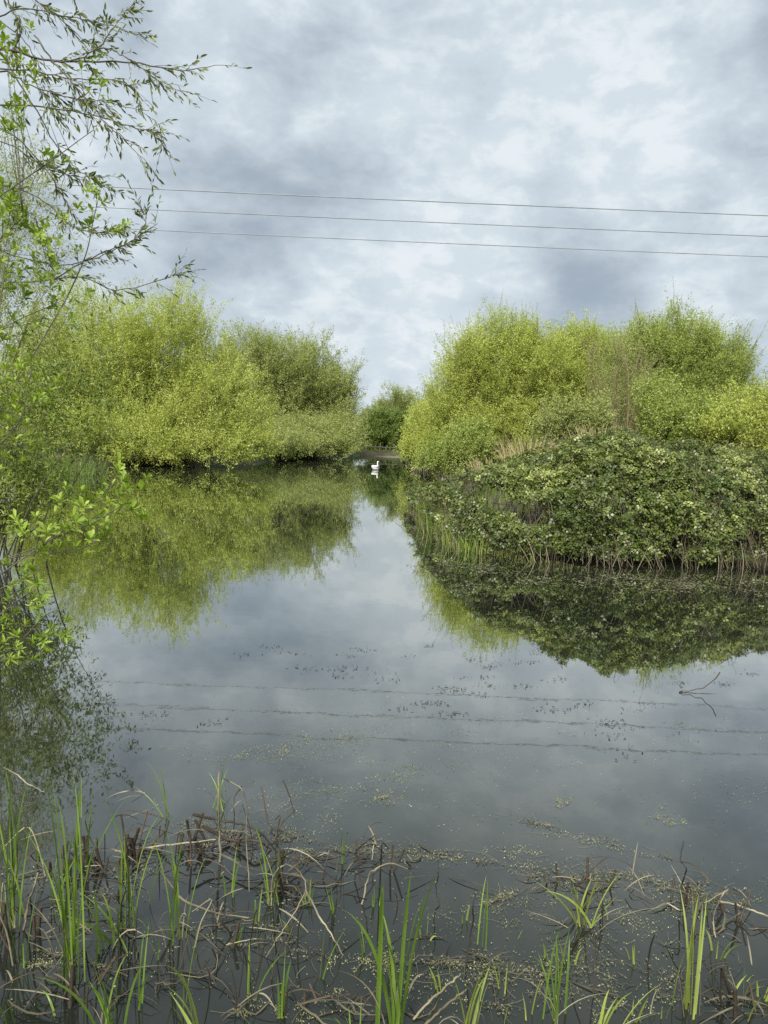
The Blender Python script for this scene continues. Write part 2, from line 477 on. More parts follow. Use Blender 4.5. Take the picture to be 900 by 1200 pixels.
# ------------------------------------------------------------------ willows and shrubs
def shrub(name, label, cat, base, lobes, nst, ntw, nlf, L, Wd, leaf, wood, twl=1.0, up=0.45, spread=0.5, group=None,
          sprouts=0, sprout_len=1.4, low=-0.35, r0=0.028, tpl=DIAMOND, crown_name='crown', twig_r=0.006, ctrl=0.72, leaf_down=0.0, inner=0.55, lf_sprout=14, fill=0, nfl=None, wood_keep=0.4):
    """many-stemmed willow: stems fan out from the base to the outline of the lobes, twigs leave the stems, leaves sit along the twigs"""
    base = np.asarray(base, float)
    t_ = thing(name, label, cat, base, group)
    lob = np.array([l[:6] for l in lobes], float); wt_ = np.array([l[6] if len(l) > 6 else 1.0 for l in lobes]); wt_ = wt_ / wt_.sum()
    li = rng.choice(len(lob), nst, p=wt_)
    d = rnd(nst)
    bad = d[:, 2] < low
    d[bad, 2] = rng.uniform(low, 0.5, bad.sum()); d = unit(d)
    tgt = lob[li, :3] + lob[li, 3:6] * d * rng.uniform(inner, 1.0, (nst, 1))
    tgt[:, 2] = np.maximum(tgt[:, 2], 0.12 + rng.uniform(0, 0.25, nst))
    b0 = base + np.concatenate([(tgt[:, :2] - base[:2]) * spread + rng.normal(0, 0.12, (nst, 2)), np.zeros((nst, 1)) - 0.3], 1)
    ct = b0 + (tgt - b0) * np.array([0.42, 0.42, ctrl]) + rng.normal(0, 0.18, (nst, 3))
    low_t = tgt[:, 2] < 1.2
    ct[low_t, 2] = np.maximum(ct[low_t, 2], tgt[low_t, 2] + 0.5)
    ts = np.linspace(0, 1, 9)
    S = bez(b0[:, None], ct[:, None], tgt[:, None], np.broadcast_to(ts, (nst, 9)))
    wood_mb = MB()
    rad = r0 * (1 - 0.86 * ts)[None] * rng.uniform(0.5, 1.25, (nst, 1))
    tubes(wood_mb, S, rad, 5)
    # twigs
    nt = nst * ntw
    si = np.repeat(np.arange(nst), ntw)
    tt = 1 - rng.uniform(0, 0.85, nt) ** 1.25
    p0 = bez(b0[si], ct[si], tgt[si], tt)
    tan = unit(2 * (1 - tt)[:, None] * (ct[si] - b0[si]) + 2 * tt[:, None] * (tgt[si] - ct[si]))
    dr = unit(tan * 0.7 + rnd(nt) * 0.75 + np.array([0, 0, up]))
    ln = twl * rng.uniform(0.35, 1.15, nt)
    q = np.linspace(0, 1, 4)
    bend = np.array([0, 0, 0.22 if up > 0.2 else -0.35])
    T = p0[:, None] + dr[:, None] * (q[None, :, None] * ln[:, None, None]) + bend * (q ** 2)[None, :, None] * ln[:, None, None] + rng.normal(0, 0.02, (nt, 4, 3)) * q[None, :, None]
    T[..., 2] = np.maximum(T[..., 2], 0.05)
    keep = rng.random(nt) < wood_keep
    tubes(wood_mb, T[keep], twig_r * (1 - 0.6 * q)[None] * np.ones((keep.sum(), 1)), 3)
    crown = MB()
    stem_t = rng.random(nst)
    def put(T, ti, nl, tintbase, smin=0.12):
        nl = int(nl * 1.3)
        k = len(T) * nl
        wi = np.repeat(np.arange(len(T)), nl)
        s = rng.uniform(smin, 1.0, k) * 3
        i0 = np.minimum(s.astype(int), 2); fr = (s - i0)[:, None]
        a = T[wi, i0]; b = T[wi, i0 + 1]
        P = a + (b - a) * fr
        D = unit(unit(b - a) * 0.6 + rnd(k) * 0.8 + np.array([0, 0, -leaf_down]))
        N = unit(rnd(k) * 0.8 + np.array([sd.x, sd.y, sd.z + 0.25]) * 0.6)   # leaves turn to the light
        P = P + rnd(k) * rng.uniform(0, 1, (k, 1)) * (L * 1.6)
        ok = P[:, 2] > 0.03
        tn = np.clip(0.55 * rng.random(k) + 0.45 * tintbase[wi], 0, 1)
        sz = rng.uniform(0.45, 1.15, k)
        leaves(crown, P[ok], D[ok], N[ok], (L * sz)[ok], (Wd * sz)[ok], tn[ok], tpl)
    put(T, None, nlf, np.clip(stem_t[si] * 0.6 + rng.random(nt) * 0.4, 0, 1))
    if fill:                                # twigs all through the outer crown
        lv = lob[:, 3] * lob[:, 5] * wt_ ** 0.5
        fi = rng.choice(len(lob), fill, p=lv / lv.sum())
        d = rnd(fill); d[:, 2] = np.abs(d[:, 2]) * np.where(rng.random(fill) < 0.3, -0.8, 1.0)
        p0 = lob[fi, :3] + lob[fi, 3:6] * unit(d) * (rng.uniform(0.25, 1.0, (fill, 1)) ** 0.6) * (0.86 + 0.16 * np.sin(unit(d) @ np.array([5.1, 3.7, 4.3]) + fi * 1.7)[:, None] + 0.08 * np.sin(unit(d) @ np.array([11.1, -9.7, 8.3]) + fi)[:, None])
        p0 = p0[p0[:, 2] > 0.08]; d = unit(d)[:len(p0)]
        outw = unit(p0 - lob[fi[:len(p0)], :3])
        dr = unit(rnd(len(p0)) * 0.7 + outw * 0.3 + np.array([0, 0, up + 0.15]))
        ln = twl * rng.uniform(0.4, 1.0, len(p0))
        T3 = p0[:, None] + dr[:, None] * (q[None, :, None] * ln[:, None, None]) + rng.normal(0, 0.03, (len(p0), 4, 3)) * q[None, :, None]
        cl = rng.random(len(p0)) * 0.5 + 0.5 * (np.sin(p0 @ np.array([1.3, 0.9, 1.7]) + rng.uniform(0, 6)) * 0.5 + 0.5)
        put(T3, None, nfl or nlf, np.clip(cl, 0, 1), 0.05)
    if sprouts:
        top = tgt[:, 2] > np.percentile(tgt[:, 2], 45)
        ci = rng.choice(np.where(top)[0], sprouts)
        p0 = tgt[ci] + rnd(sprouts) * 0.25
        outw = unit((tgt[ci] - lob[li[ci], :3]) * np.array([1, 1, 0.6]))
        dr = unit(np.array([0, 0, 1.0]) + outw * 0.45 + rnd(sprouts) * 0.3)
        ln = sprout_len * (0.2 + 0.7 * rng.random(sprouts) ** 1.5)
        T2 = p0[:, None] + dr[:, None] * (q[None, :, None] * ln[:, None, None]) + rng.normal(0, 0.03, (sprouts, 4, 3)) * q[None, :, None]
        tubes(wood_mb, T2, 0.008 * (1 - 0.6 * q)[None] * np.ones((sprouts, 1)), 3)
        put(T2, None, lf_sprout, rng.random(sprouts), 0.1)
    wood_mb.build('trunk', wood, t_)
    crown.build(crown_name, leaf, t_)
    return t_

def lobe(px, py, d, rx, ry, rz, wgt=1.0):
    c = at(px, py, d)
    return (c[0], c[1], c[2], rx, ry, rz, wgt)

def gbase(px, d):
    c = at(px, 540, d)
    return np.array([c[0], d, max(0.05, float(terrain_z(c[0], d)))])

# left bank, big yellow-green willow over the water
shrub('willow_tree', 'big yellow-green willow on the left bank spreading low over the water', 'tree', gbase(170, 35.5),
      [lobe(110, 440, 35.5, 3.5, 2.6, 4.3, 1.2), lobe(190, 430, 34.5, 3.0, 2.6, 3.6, 1.1), lobe(255, 478, 34, 2.5, 2.4, 2.3, 0.9), lobe(150, 510, 33.5, 4.2, 2.4, 1.8, 0.8), lobe(60, 470, 35, 2.6, 2.5, 3.2, 0.8),
       lobe(180, 528, 33, 2.0, 1.6, 0.95, 0.5), lobe(235, 526, 33, 2.1, 1.6, 1.0, 0.6), lobe(285, 524, 33.2, 1.5, 1.5, 1.1, 0.6), lobe(262, 532, 32.6, 1.3, 1.0, 0.8, 0.5), lobe(210, 534, 32.4, 1.3, 1.0, 0.7, 0.4), lobe(160, 535, 32.4, 1.2, 0.9, 0.6, 0.25), lobe(130, 520, 33.5, 1.6, 1.2, 0.8, 0.3)],
      170, 30, 36, 0.11, 0.036, MAT['willow'], MAT['twig'], twl=1.3, sprouts=260, sprout_len=2.3, up=0.5, group='willows round the pond', fill=5200, nfl=34)
shrub('willow_tree', 'grey-green willow beyond the big yellow-green one, sloping down to the far gap', 'tree', gbase(330, 51),
      [lobe(300, 450, 50, 3.8, 3.0, 3.8, 1.2), lobe(350, 458, 50, 3.2, 3.0, 3.6, 1.1), lobe(390, 474, 50, 2.0, 2.5, 3.2, 0.9), lobe(340, 515, 47, 4.0, 2.4, 1.7, 0.8), lobe(400, 515, 48, 1.5, 1.8, 1.6, 0.6), lobe(330, 523, 45, 1.6, 1.6, 1.0, 0.4), lobe(318, 528, 41, 1.6, 1.4, 0.9, 0.5), lobe(345, 529, 43.5, 1.6, 1.4, 0.8, 0.5), lobe(395, 529, 45, 1.4, 1.2, 0.8, 0.5), lobe(375, 522, 46, 2.0, 1.6, 1.2, 0.5)],
      150, 28, 32, 0.125, 0.042, MAT['willow_grey'], MAT['twig'], twl=1.2, sprouts=260, sprout_len=1.6, up=0.6, group='willows round the pond', fill=4600, nfl=32)
# the far gap
shrub('willow_tree', 'small pale willow at the far end of the pond above the dark shrub', 'tree', gbase(468, 62),
      [lobe(468, 495, 62, 2.7, 1.8, 2.9), lobe(440, 505, 63, 1.6, 1.5, 2.0)], 80, 20, 26, 0.13, 0.05, MAT['willow_grey'], MAT['twig'], twl=0.9, sprouts=50, fill=1200, group='willows round the pond')
shrub('dark_shrub', 'dark green shrub at the far end of the pond behind the fence posts', 'shrub', gbase(449, 59),
      [lobe(449, 508, 59.5, 1.9, 1.3, 2.1), lobe(472, 512, 59.5, 1.3, 1.2, 1.6)], 90, 20, 26, 0.12, 0.07, MAT['dark_leaf'], MAT['bark'], twl=0.6, fill=900)
far_w = [o for o in COL.objects if o.get('label', '').startswith('small pale willow')][0]
for i, (px, d, sc_, lb) in enumerate(((95, 52, 1.15, 'far pale willow seen through the crown of the big yellow-green willow'),
                                  (215, 58, 1.2, 'far pale willow filling the dip between the two left bank willows'),
                                  (300, 64, 1.0, 'far pale willow hidden low behind the grey-green willow'),
                                  (258, 55, 0.9, 'far pale willow low in the gap where the two left bank willows meet'),
                                  (345, 60, 0.9, 'far pale willow low behind the middle of the grey-green willow'),
                                  (150, 60, 1.2, 'far pale willow low behind the middle of the big yellow-green willow'),
                                  (395, 66, 0.9, 'far pale willow low behind the sloping end of the grey-green willow'),
                                  (520, 60, 1.1, 'far pale willow behind the left flank of the tall rounded willow'),
                                  (640, 58, 1.25, 'far pale willow in the dip right of the tall rounded willow'),
                                  (760, 50, 1.0, 'far pale willow behind the wide leaning willow'),
                                  (870, 46, 1.1, 'far pale willow showing at the right edge above the yellow-green bush'))):
    copy_thing(far_w, gbase(px, d) - np.array([0, 0, 0.2]), 1.1 * i + 0.6, sc_, lb)
# right bank
shrub('willow_tree', 'tall rounded willow right of the far gap with sparse leafy shoots on top', 'tree', gbase(590, 31),
      [lobe(590, 440, 31, 2.1, 2.0, 2.5, 1.2), lobe(550, 460, 31, 1.7, 1.8, 2.2, 0.9), lobe(535, 510, 31, 1.6, 1.5, 1.6, 0.7), lobe(625, 450, 31, 1.6, 1.8, 2.3, 0.9), lobe(590, 510, 30, 2.4, 1.8, 1.5, 0.7)],
      150, 28, 32, 0.09, 0.030, MAT['willow'], MAT['twig'], fill=3600, nfl=32, twl=0.9, sprouts=230, sprout_len=1.7, up=0.6, group='willows round the pond')
shrub('willow_tree', 'wide leaning willow behind the bramble thicket at the right, silvery shoots', 'tree', gbase(780, 28),
      [lobe(790, 430, 28, 2.0, 1.8, 2.0, 1.2), lobe(835, 450, 28, 1.5, 1.7, 1.7, 0.9), lobe(745, 440, 29, 1.5, 1.6, 2.0, 0.7), lobe(800, 480, 27, 2.4, 1.6, 1.2, 0.8)],
      150, 26, 28, 0.09, 0.030, MAT['willow_fresh'], MAT['twig'], fill=2400, nfl=30, twl=0.9, sprouts=240, sprout_len=1.5, up=0.5, group='willows round the pond')
shrub('willow_tree', 'bright green willow between the tall rounded one and the bare tan-twigged one', 'tree', gbase(685, 33),
      [lobe(680, 430, 33, 1.9, 1.7, 1.9), lobe(665, 470, 32, 1.8, 1.5, 1.8)], 110, 26, 30, 0.095, 0.034, MAT['willow'], MAT['twig'], fill=1800, nfl=30, twl=0.8, sprouts=60, sprout_len=0.9, group='willows round the pond')
shrub('bare_willow', 'thin willow of upright tan twigs with few leaves above the bramble thicket', 'tree', gbase(728, 25.5),
      [lobe(728, 440, 25.5, 1.2, 1.0, 1.8)], 44, 22, 13, 0.065, 0.022, MAT['willow_grey'], MAT['red_twig'], twl=0.8, up=0.9, sprouts=40, sprout_len=1.2, twig_r=0.007, lf_sprout=2)
shrub('low_shrub', 'low bright green shrub at the foot of the tall rounded willow', 'shrub', gbase(548, 28),
      [lobe(548, 525, 28, 1.0, 0.9, 1.0), lobe(520, 540, 29, 1.0, 0.8, 0.8)], 90, 20, 24, 0.08, 0.042, MAT['willow_fresh'], MAT['bark'], twl=0.5)
shrub('low_shrub', 'low olive willow bush trailing on the water beside the far gap', 'shrub', gbase(497, 38),
      [lobe(503, 526, 38, 1.25, 1.2, 1.2), lobe(497, 505, 39, 1.0, 1.2, 1.6), lobe(490, 531, 39, 0.85, 1.0, 0.8)], 80, 20, 24, 0.10, 0.04, MAT['willow'], MAT['bark'], twl=0.7, fill=1000)
shrub('low_shrub', 'fresh green rounded bush just behind the bramble thicket, right of the bare tan-twigged willow', 'shrub', gbase(780, 23),
      [lobe(778, 475, 23, 0.9, 0.8, 1.1), lobe(815, 500, 22, 1.3, 0.8, 0.7)], 80, 20, 24, 0.08, 0.04, MAT['willow_fresh'], MAT['bark'], twl=0.5)
shrub('low_shrub', 'pale green small-leaved bush behind the dry grass, left of the bare tan-twigged willow', 'shrub', gbase(668, 23),
      [lobe(655, 497, 23, 0.8, 0.7, 0.8), lobe(690, 495, 23, 0.7, 0.7, 0.8)], 70, 20, 22, 0.07, 0.04, MAT['willow_grey'], MAT['bark'], twl=0.45)
shrub('low_shrub', 'yellow-green bush at the right edge behind the end of the bramble thicket', 'shrub', gbase(900, 22),
      [lobe(905, 490, 22, 1.6, 1.0, 1.1), lobe(860, 505, 21, 0.9, 0.8, 0.6)], 100, 22, 24, 0.08, 0.036, MAT['willow'], MAT['bark'], twl=0.6, sprouts=40, sprout_len=0.8)

# left bank, nearer
shrub('willow_tree', 'loose pale willow rising at the left edge in front of the big yellow-green one', 'tree', gbase(-60, 14),
      [lobe(5, 300, 14, 1.5, 1.5, 1.9, 1.0), lobe(-50, 250, 14, 1.8, 1.5, 2.6, 1.0), lobe(0, 420, 13.5, 1.5, 1.4, 1.6, 0.8)],
      60, 18, 22, 0.070, 0.018, MAT['willow_grey'], MAT['twig'], twl=0.9, r0=0.016, fill=520, nfl=24, wood_keep=0.2, sprouts=50, sprout_len=0.9, spread=0.3, group='willows round the pond', twig_r=0.005)
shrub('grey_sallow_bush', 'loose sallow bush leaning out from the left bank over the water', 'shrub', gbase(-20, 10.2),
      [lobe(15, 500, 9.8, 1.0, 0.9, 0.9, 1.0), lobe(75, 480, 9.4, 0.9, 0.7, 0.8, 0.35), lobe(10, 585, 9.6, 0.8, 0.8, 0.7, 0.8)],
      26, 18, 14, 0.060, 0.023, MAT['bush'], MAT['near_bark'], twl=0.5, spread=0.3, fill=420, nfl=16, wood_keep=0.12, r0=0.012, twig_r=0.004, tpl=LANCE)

# ------------------------------------------------------------------ bramble thicket on the right
foot = np.array([ground(a, b)[:2] for a, b in ((488, 604), (497, 620), (515, 633), (545, 644), (600, 655), (650, 661), (700, 665), (800, 667), (900, 666), (990, 662))])
foot = foot[np.argsort(foot[:, 0])]
topx = np.array([at(a, b, 14.2) for a, b in ((480, 605), (500, 583), (540, 554), (580, 537), (620, 524), (660, 513), (700, 506), (750, 503), (800, 509), (850, 519), (900, 529), (990, 540))])
def foot_y(x): return np.interp(x, foot[:, 0], foot[:, 1])
def ridge_h(x): return np.interp(x, topx[:, 0], topx[:, 2] - 0.12 * np.clip(topx[:, 2], 0, 1))
_ph = rng.uniform(0, 6.28, (14, 2)); _fr = rng.normal(0, 1.0, (14, 2))
def wob(a, b, k=2.6):
    return sum(np.sin(k * (_fr[i, 0] * a + _fr[i, 1] * b) + _ph[i, 0]) for i in range(14)) / 3.8
def mound(x, ph, dep):
    """surface of the thicket: ph from 0 at the foot of the front to pi at the back; dep = metres below the surface"""
    D = 1.9
    c, s = np.cos(ph), np.sin(ph)
    bulge = 1 - dep / 1.6 + 0.04 * wob(x * 1.1, ph * 2.0) + 0.035 * wob(x * 3.1, ph * 5.0)
    y = foot_y(x) + D - D * np.sign(c) * np.abs(c) ** 0.8 * bulge
    z = ridge_h(x) * np.abs(s) ** 0.72 * bulge
    nrm = unit(np.stack([0.25 * wob(x * 2, ph * 3), -c, s * 0.9 + 0.15], -1))
    return np.stack([x, y, z], -1), nrm
XL, XR = topx[0, 0] + 0.1, topx[-1, 0]
th = thing('bramble_thicket', 'rounded bramble thicket on the right bank with leaves down to the water', 'bramble', (4.0, 14.4, 0.05))
def bramble_leaves(n_, xlo, xhi, depmax, size, keepfun, phi=(0.02, 2.4)):
    x = rng.uniform(xlo, xhi, n_); ph = rng.uniform(*phi, n_); dep = rng.uniform(0, 1, n_) ** 1.5 * depmax
    P, N = mound(x, ph, dep)
    hole = wob(x * 2.0 + 3, P[:, 2] * 2.6, 2.3) + 0.25 * rng.normal(size=n_)
    ok = keepfun(x, P[:, 2], hole) & (P[:, 2] > 0.04)
    P, N, x = P[ok], N[ok], x[ok]
    D = unit(rnd(len(P)) + N * 0.35 + np.array([0, -0.25, -0.35]))
    Nf = unit(N * 0.9 + rnd(len(P)) * 0.55 + np.array([0, 0, 0.55]))
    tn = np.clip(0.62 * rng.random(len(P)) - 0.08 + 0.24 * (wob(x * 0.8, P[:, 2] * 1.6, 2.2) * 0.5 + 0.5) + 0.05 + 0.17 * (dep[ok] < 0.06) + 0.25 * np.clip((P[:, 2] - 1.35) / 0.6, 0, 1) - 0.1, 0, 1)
    return P + rnd(len(P)) * 0.02, D, Nf, size * rng.uniform(0.4, 1.3, len(P)), tn
fol = MB()
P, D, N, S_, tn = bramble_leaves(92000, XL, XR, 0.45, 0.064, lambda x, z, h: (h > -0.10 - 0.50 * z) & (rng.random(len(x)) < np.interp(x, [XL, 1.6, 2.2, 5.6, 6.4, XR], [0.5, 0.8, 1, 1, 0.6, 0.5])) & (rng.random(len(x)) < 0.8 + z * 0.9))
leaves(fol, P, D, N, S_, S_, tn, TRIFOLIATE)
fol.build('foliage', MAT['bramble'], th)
dul = MB()
P, D, N, S_, tn = bramble_leaves(7000, XL, XR, 0.35, 0.06, lambda x, z, h: (rng.random(len(x)) < np.interp(x, [XL, 1.6, 2.4, 5.6, 6.4, XR], [0.7, 0.7, 0.3, 0.25, 0.9, 0.9])))
leaves(dul, P, D, N, S_, S_, tn, TRIFOLIATE)
dul.build('dull_foliage', MAT['bramble_bare'], th)
can = MB()
nc = 420
x = rng.uniform(XL, XR, nc); ph = rng.uniform(0.15, 2.0, nc)
A, _n = mound(x + rng.normal(0, 0.3, nc), np.full(nc, 1.5), np.full(nc, 1.45)); A[:, 2] = rng.uniform(0.0, 0.4, nc); A[:, 1] -= rng.uniform(0, 1.4, nc)
B, _n = mound(x, ph, rng.uniform(-0.03, 0.3, nc))
C_, _n = mound(x + rng.normal(0, 0.35, nc), np.maximum(ph - rng.uniform(0.3, 0.9, nc), 0.03), rng.uniform(-0.05, 0.15, nc)); C_[:, 2] = np.maximum(C_[:, 2], 0.0)
q = np.linspace(0, 1, 9)
tubes(can, bez(A[:, None], 2 * B[:, None] - 0.5 * (A + C_)[:, None], C_[:, None], np.broadcast_to(q, (nc, 9))), 0.0045 * (1.1 - 0.6 * q)[None] * rng.uniform(0.6, 1.3, (nc, 1)), 4, rng.random(nc) ** 2)
nc = 240                                    # dead stalks hanging in the gaps at the water's edge
x = rng.uniform(XL + 0.2, XR, nc)
A, _n = mound(x, rng.uniform(0.15, 0.7, nc), rng.uniform(0.05, 0.4, nc))
B = A + rng.normal(0, 0.22, (nc, 3)); B[:, 2] = rng.uniform(-0.05, 0.05, nc); B[:, 1] = foot_y(B[:, 0]) - rng.uniform(-0.25, 0.10, nc)
q = np.linspace(0, 1, 5)
tubes(can, A[:, None] + (B - A)[:, None] * q[None, :, None] + rng.normal(0, 0.02, (nc, 5, 3)), np.full((nc, 5), 0.004), 3, rng.random(nc))
ns = 150                                    # long stray shoots arching out of the mass, leaves along them
x = rng.uniform(XL, XR, ns); ph = rng.uniform(0.25, 1.9, ns)
A, Nn = mound(x, ph, np.full(ns, 0.1))
ln = rng.uniform(0.2, 0.65, ns)
tipd = unit(Nn * 0.9 + rnd(ns) * 0.6 + np.array([0, 0, 0.3]))
q = np.linspace(0, 1, 9)
SH = A[:, None] + tipd[:, None] * (q[None, :, None] * ln[:, None, None]) + np.array([0, -0.15, -0.75]) * (q ** 2)[None, :, None] * ln[:, None, None]
SH[..., 2] = np.maximum(SH[..., 2], 0.02)
tubes(can, SH, 0.003 * (1.1 - 0.6 * q)[None] * np.ones((ns, 1)), 4, rng.random(ns))
lv = MB()
wi = np.repeat(np.arange(ns), 12); s_ = rng.uniform(1, 7.99, len(wi)); i0 = s_.astype(int); f = (s_ - i0)[:, None]
P = SH[wi, i0] + (SH[wi, i0 + 1] - SH[wi, i0]) * f
sz = 0.065 * rng.uniform(0.5, 1.2, len(P))
leaves(lv, P, rnd(len(P)) + np.array([0, -0.2, -0.1]), unit(rnd(len(P)) * 0.6 + np.array([0, -0.3, 0.8])), sz, sz, 0.35 + 0.65 * rng.random(len(P)), TRIFOLIATE)
lv.build('shoot_foliage', MAT['bramble'], th)
can.build('canes', MAT['cane'], th)

# ------------------------------------------------------------------ grasses, sedges and reeds
def blade_set(base, n_, h, lean=0.25, droop=0.25, w=0.006, rad=0.05, pts=7, hv=0.35, toward=(0, 0)):
    """n_ curved blades rising from a tuft at base"""
    a = rng.uniform(0, 2 * np.pi, n_); r = rad * np.sqrt(rng.random(n_))
    b = np.asarray(base)[None] + np.stack([np.cos(a) * r, np.sin(a) * r, np.full(n_, -0.06)], -1)
    hh = h * (1 - hv * rng.random(n_))
    out_ = np.stack([np.cos(a), np.sin(a), np.zeros(n_)], -1) * (lean * rng.uniform(0.2, 1.4, n_))[:, None] + np.array([toward[0], toward[1], 0])
    t = np.linspace(0, 1, pts)
    dr = droop * rng.uniform(0, 1.3, n_) ** 2
    P = b[:, None] + np.array([0, 0, 1.0]) * (t[None, :, None] - (dr[:, None] * t[None] ** 3)[..., None]) * (hh[:, None, None] + 0.06) + out_[:, None] * hh[:, None, None] * (0.35 * t + 0.65 * t ** 2.2)[None, :, None] * (1 + dr)[:, None, None]
    ww = w * rng.uniform(0.6, 1.2, n_)[:, None] * np.interp(t, [0, 0.25, 0.7, 1], [0.75, 1, 0.75, 0.03])[None]
    return P, ww

def tuft(name, label, cat, base, n_, h, mat='sedge', group=None, dead=0, **kw):
    t_ = thing(name, label, cat, base, group)
    m_ = MB(); P, ww = blade_set(base, n_, h, **kw); ribbons(m_, P, ww, rng.random(n_)); m_.build('foliage', MAT[mat], t_)
    if dead:
        m_ = MB(); k = dict(kw); k['lean'] = k.get('lean', 0.25) * 1.8; k['droop'] = 0.8
        P, ww = blade_set(base, dead, h * 0.6, **k); ribbons(m_, P, ww, rng.random(dead)); m_.build('dead_foliage', MAT['straw'], t_)
    return t_

# sedges at the near end of the bramble thicket
for px, py, n_, h, mt, lb in ((497, 612, 34, 0.75, 'sedge', 'outermost green sedge tuft at the pond end of the bramble thicket'),
                              (509, 624, 40, 0.8, 'sedge', 'thick green sedge tuft just inside the outermost one by the brambles'),
                              (545, 644, 46, 0.62, 'sedge', 'bright green sedge tuft in the dark gap at the foot of the brambles'),
                              (524, 634, 34, 0.7, 'sedge_yellow', 'yellowing sedge tuft between two green ones at the bramble foot'),
                              (560, 646, 24, 0.5, 'sedge_yellow', 'sparse yellowing tuft right of the bright green sedge under the brambles'),
                              (487, 598, 30, 0.8, 'sedge_yellow', 'thin yellow-green sedge tuft farthest along the bramble bank')):
    tuft('sedge_tuft', lb, 'sedge', ground(px, py + 2), int(n_ * 0.7), h * 0.85, mt, 'sedges at the bramble foot', dead=8, w=0.007, rad=0.2, lean=0.3)
# straw-coloured stalks leaning out at the foot of the thicket
m_ = MB()
P = np.array([[0, 0, -0.05], [0.01, 0, 0.2], [0.04, -0.02, 0.42], [0.10, -0.05, 0.62]])
tubes(m_, P, np.array([0.008, 0.008, 0.007, 0.005]), 5, 0.7, cap=True)
st = m_.build('dead_reed_stalk', MAT['straw'])
tag(st, 'pale dead reed stalk leaning at the waterline under the brambles', 'reed stalk', 'dead stalks at the bramble foot')
for i, px in enumerate((533, 541, 552, 566, 571, 590, 604, 626, 633, 640, 648, 662, 684, 690, 706, 716, 722, 741, 760, 768, 790, 812, 834, 846, 861, 872, 889)):
    o = st if i == 0 else st.copy()
    if i: COL.objects.link(o)
    x0 = ground(px, 664)[0]
    o.location = (x0, float(foot_y(x0)) - 0.05 + rng.uniform(-0.12, 0.12), 0.0)
    o.rotation_euler = (rng.uniform(-0.5, 0.5), rng.uniform(-0.6, 0.6), rng.uniform(0, 6.28))
    s_ = rng.uniform(0.3, 0.85); o.scale = (s_, s_, s_)
# dry grass on top of the mound
for px, py, n_, h, lb in ((618, 528, 420, 0.75, 'pale dry grass clump on the highest part of the bank left of the thicket top'),
                          (582, 545, 220, 0.5, 'low dry grass clump on the slope left of the pale one'),
                          (702, 508, 160, 0.55, 'dry grass clump behind the thicket top below the bare tan-twigged willow')):
    c = at(px, py, 15.8); c[2] -= h * 0.45
    tuft('dry_grass_clump', lb, 'grass clump', c, n_, h, 'dry_grass', 'dry grass above the brambles', w=0.004, rad=0.55, lean=0.45, droop=0.35)
# sedges under the big willow on the left bank
for px, d, n_, h, lb in ((72, 24, 70, 1.0, 'tall green sedge tuft on the left bank, nearest the pale loose willow'),
                         (92, 25.5, 60, 0.9, 'second sedge tuft from the left in the dark gap under the big willow'),
                         (112, 27, 50, 0.8, 'sedge tuft at the right end of the left bank beside the dark gap'),
                         (45, 21, 60, 0.9, 'sedge tuft at the left edge behind the leaning sallow')):
    b_ = gbase(px, d); b_[2] = max(0.0, float(terrain_z(b_[0], d)))
    tuft('sedge_tuft', lb, 'sedge', b_, n_, h, 'sedge', 'sedges on the left bank', dead=20, w=0.010, rad=0.45, lean=0.25)
# grass over the banks
m_ = MB()
k = 60000
x = rng.uniform(-24, 22, k); y = rng.uniform(2, 72, k)
sd_ = sdf(x, y); ok = (sd_ > 0.1) & (sd_ < 9)
x, y = x[ok], y[ok]; z = terrain_z(x, y)
h = rng.uniform(0.15, 0.5, len(x)); a = rng.uniform(0, 6.28, len(x)); ln = rng.uniform(0, 0.5, len(x)) * h
t = np.linspace(0, 1, 4)
P = np.stack([x, y, z - 0.02], -1)[:, None] + np.stack([np.cos(a) * ln, np.sin(a) * ln, h], -1)[:, None] * np.stack([t ** 2, t ** 2, t], -1)[None]
ribbons(m_, P, 0.012 * np.array([1, 0.9, 0.6, 0.05])[None] * np.ones((len(x), 1)), rng.random(len(x)))
tag(m_.build('grass', MAT['sedge']), kind='stuff')

# ------------------------------------------------------------------ willow and sallow reaching in from the left, close to the camera
def smooth(pts, n_):
    """Catmull-Rom through the points"""
    p = np.asarray(pts, float)
    p = np.vstack([2 * p[0] - p[1], p, 2 * p[-1] - p[-2]])
    s = np.linspace(0, len(p) - 3 - 1e-6, n_); i = s.astype(int); f = (s - i)[:, None]
    a, b, c, d = p[i], p[i + 1], p[i + 2], p[i + 3]
    return 0.5 * (2 * b + (c - a) * f + (2 * a - 5 * b + 4 * c - d) * f ** 2 + (3 * b - a - 3 * c + d) * f ** 3)

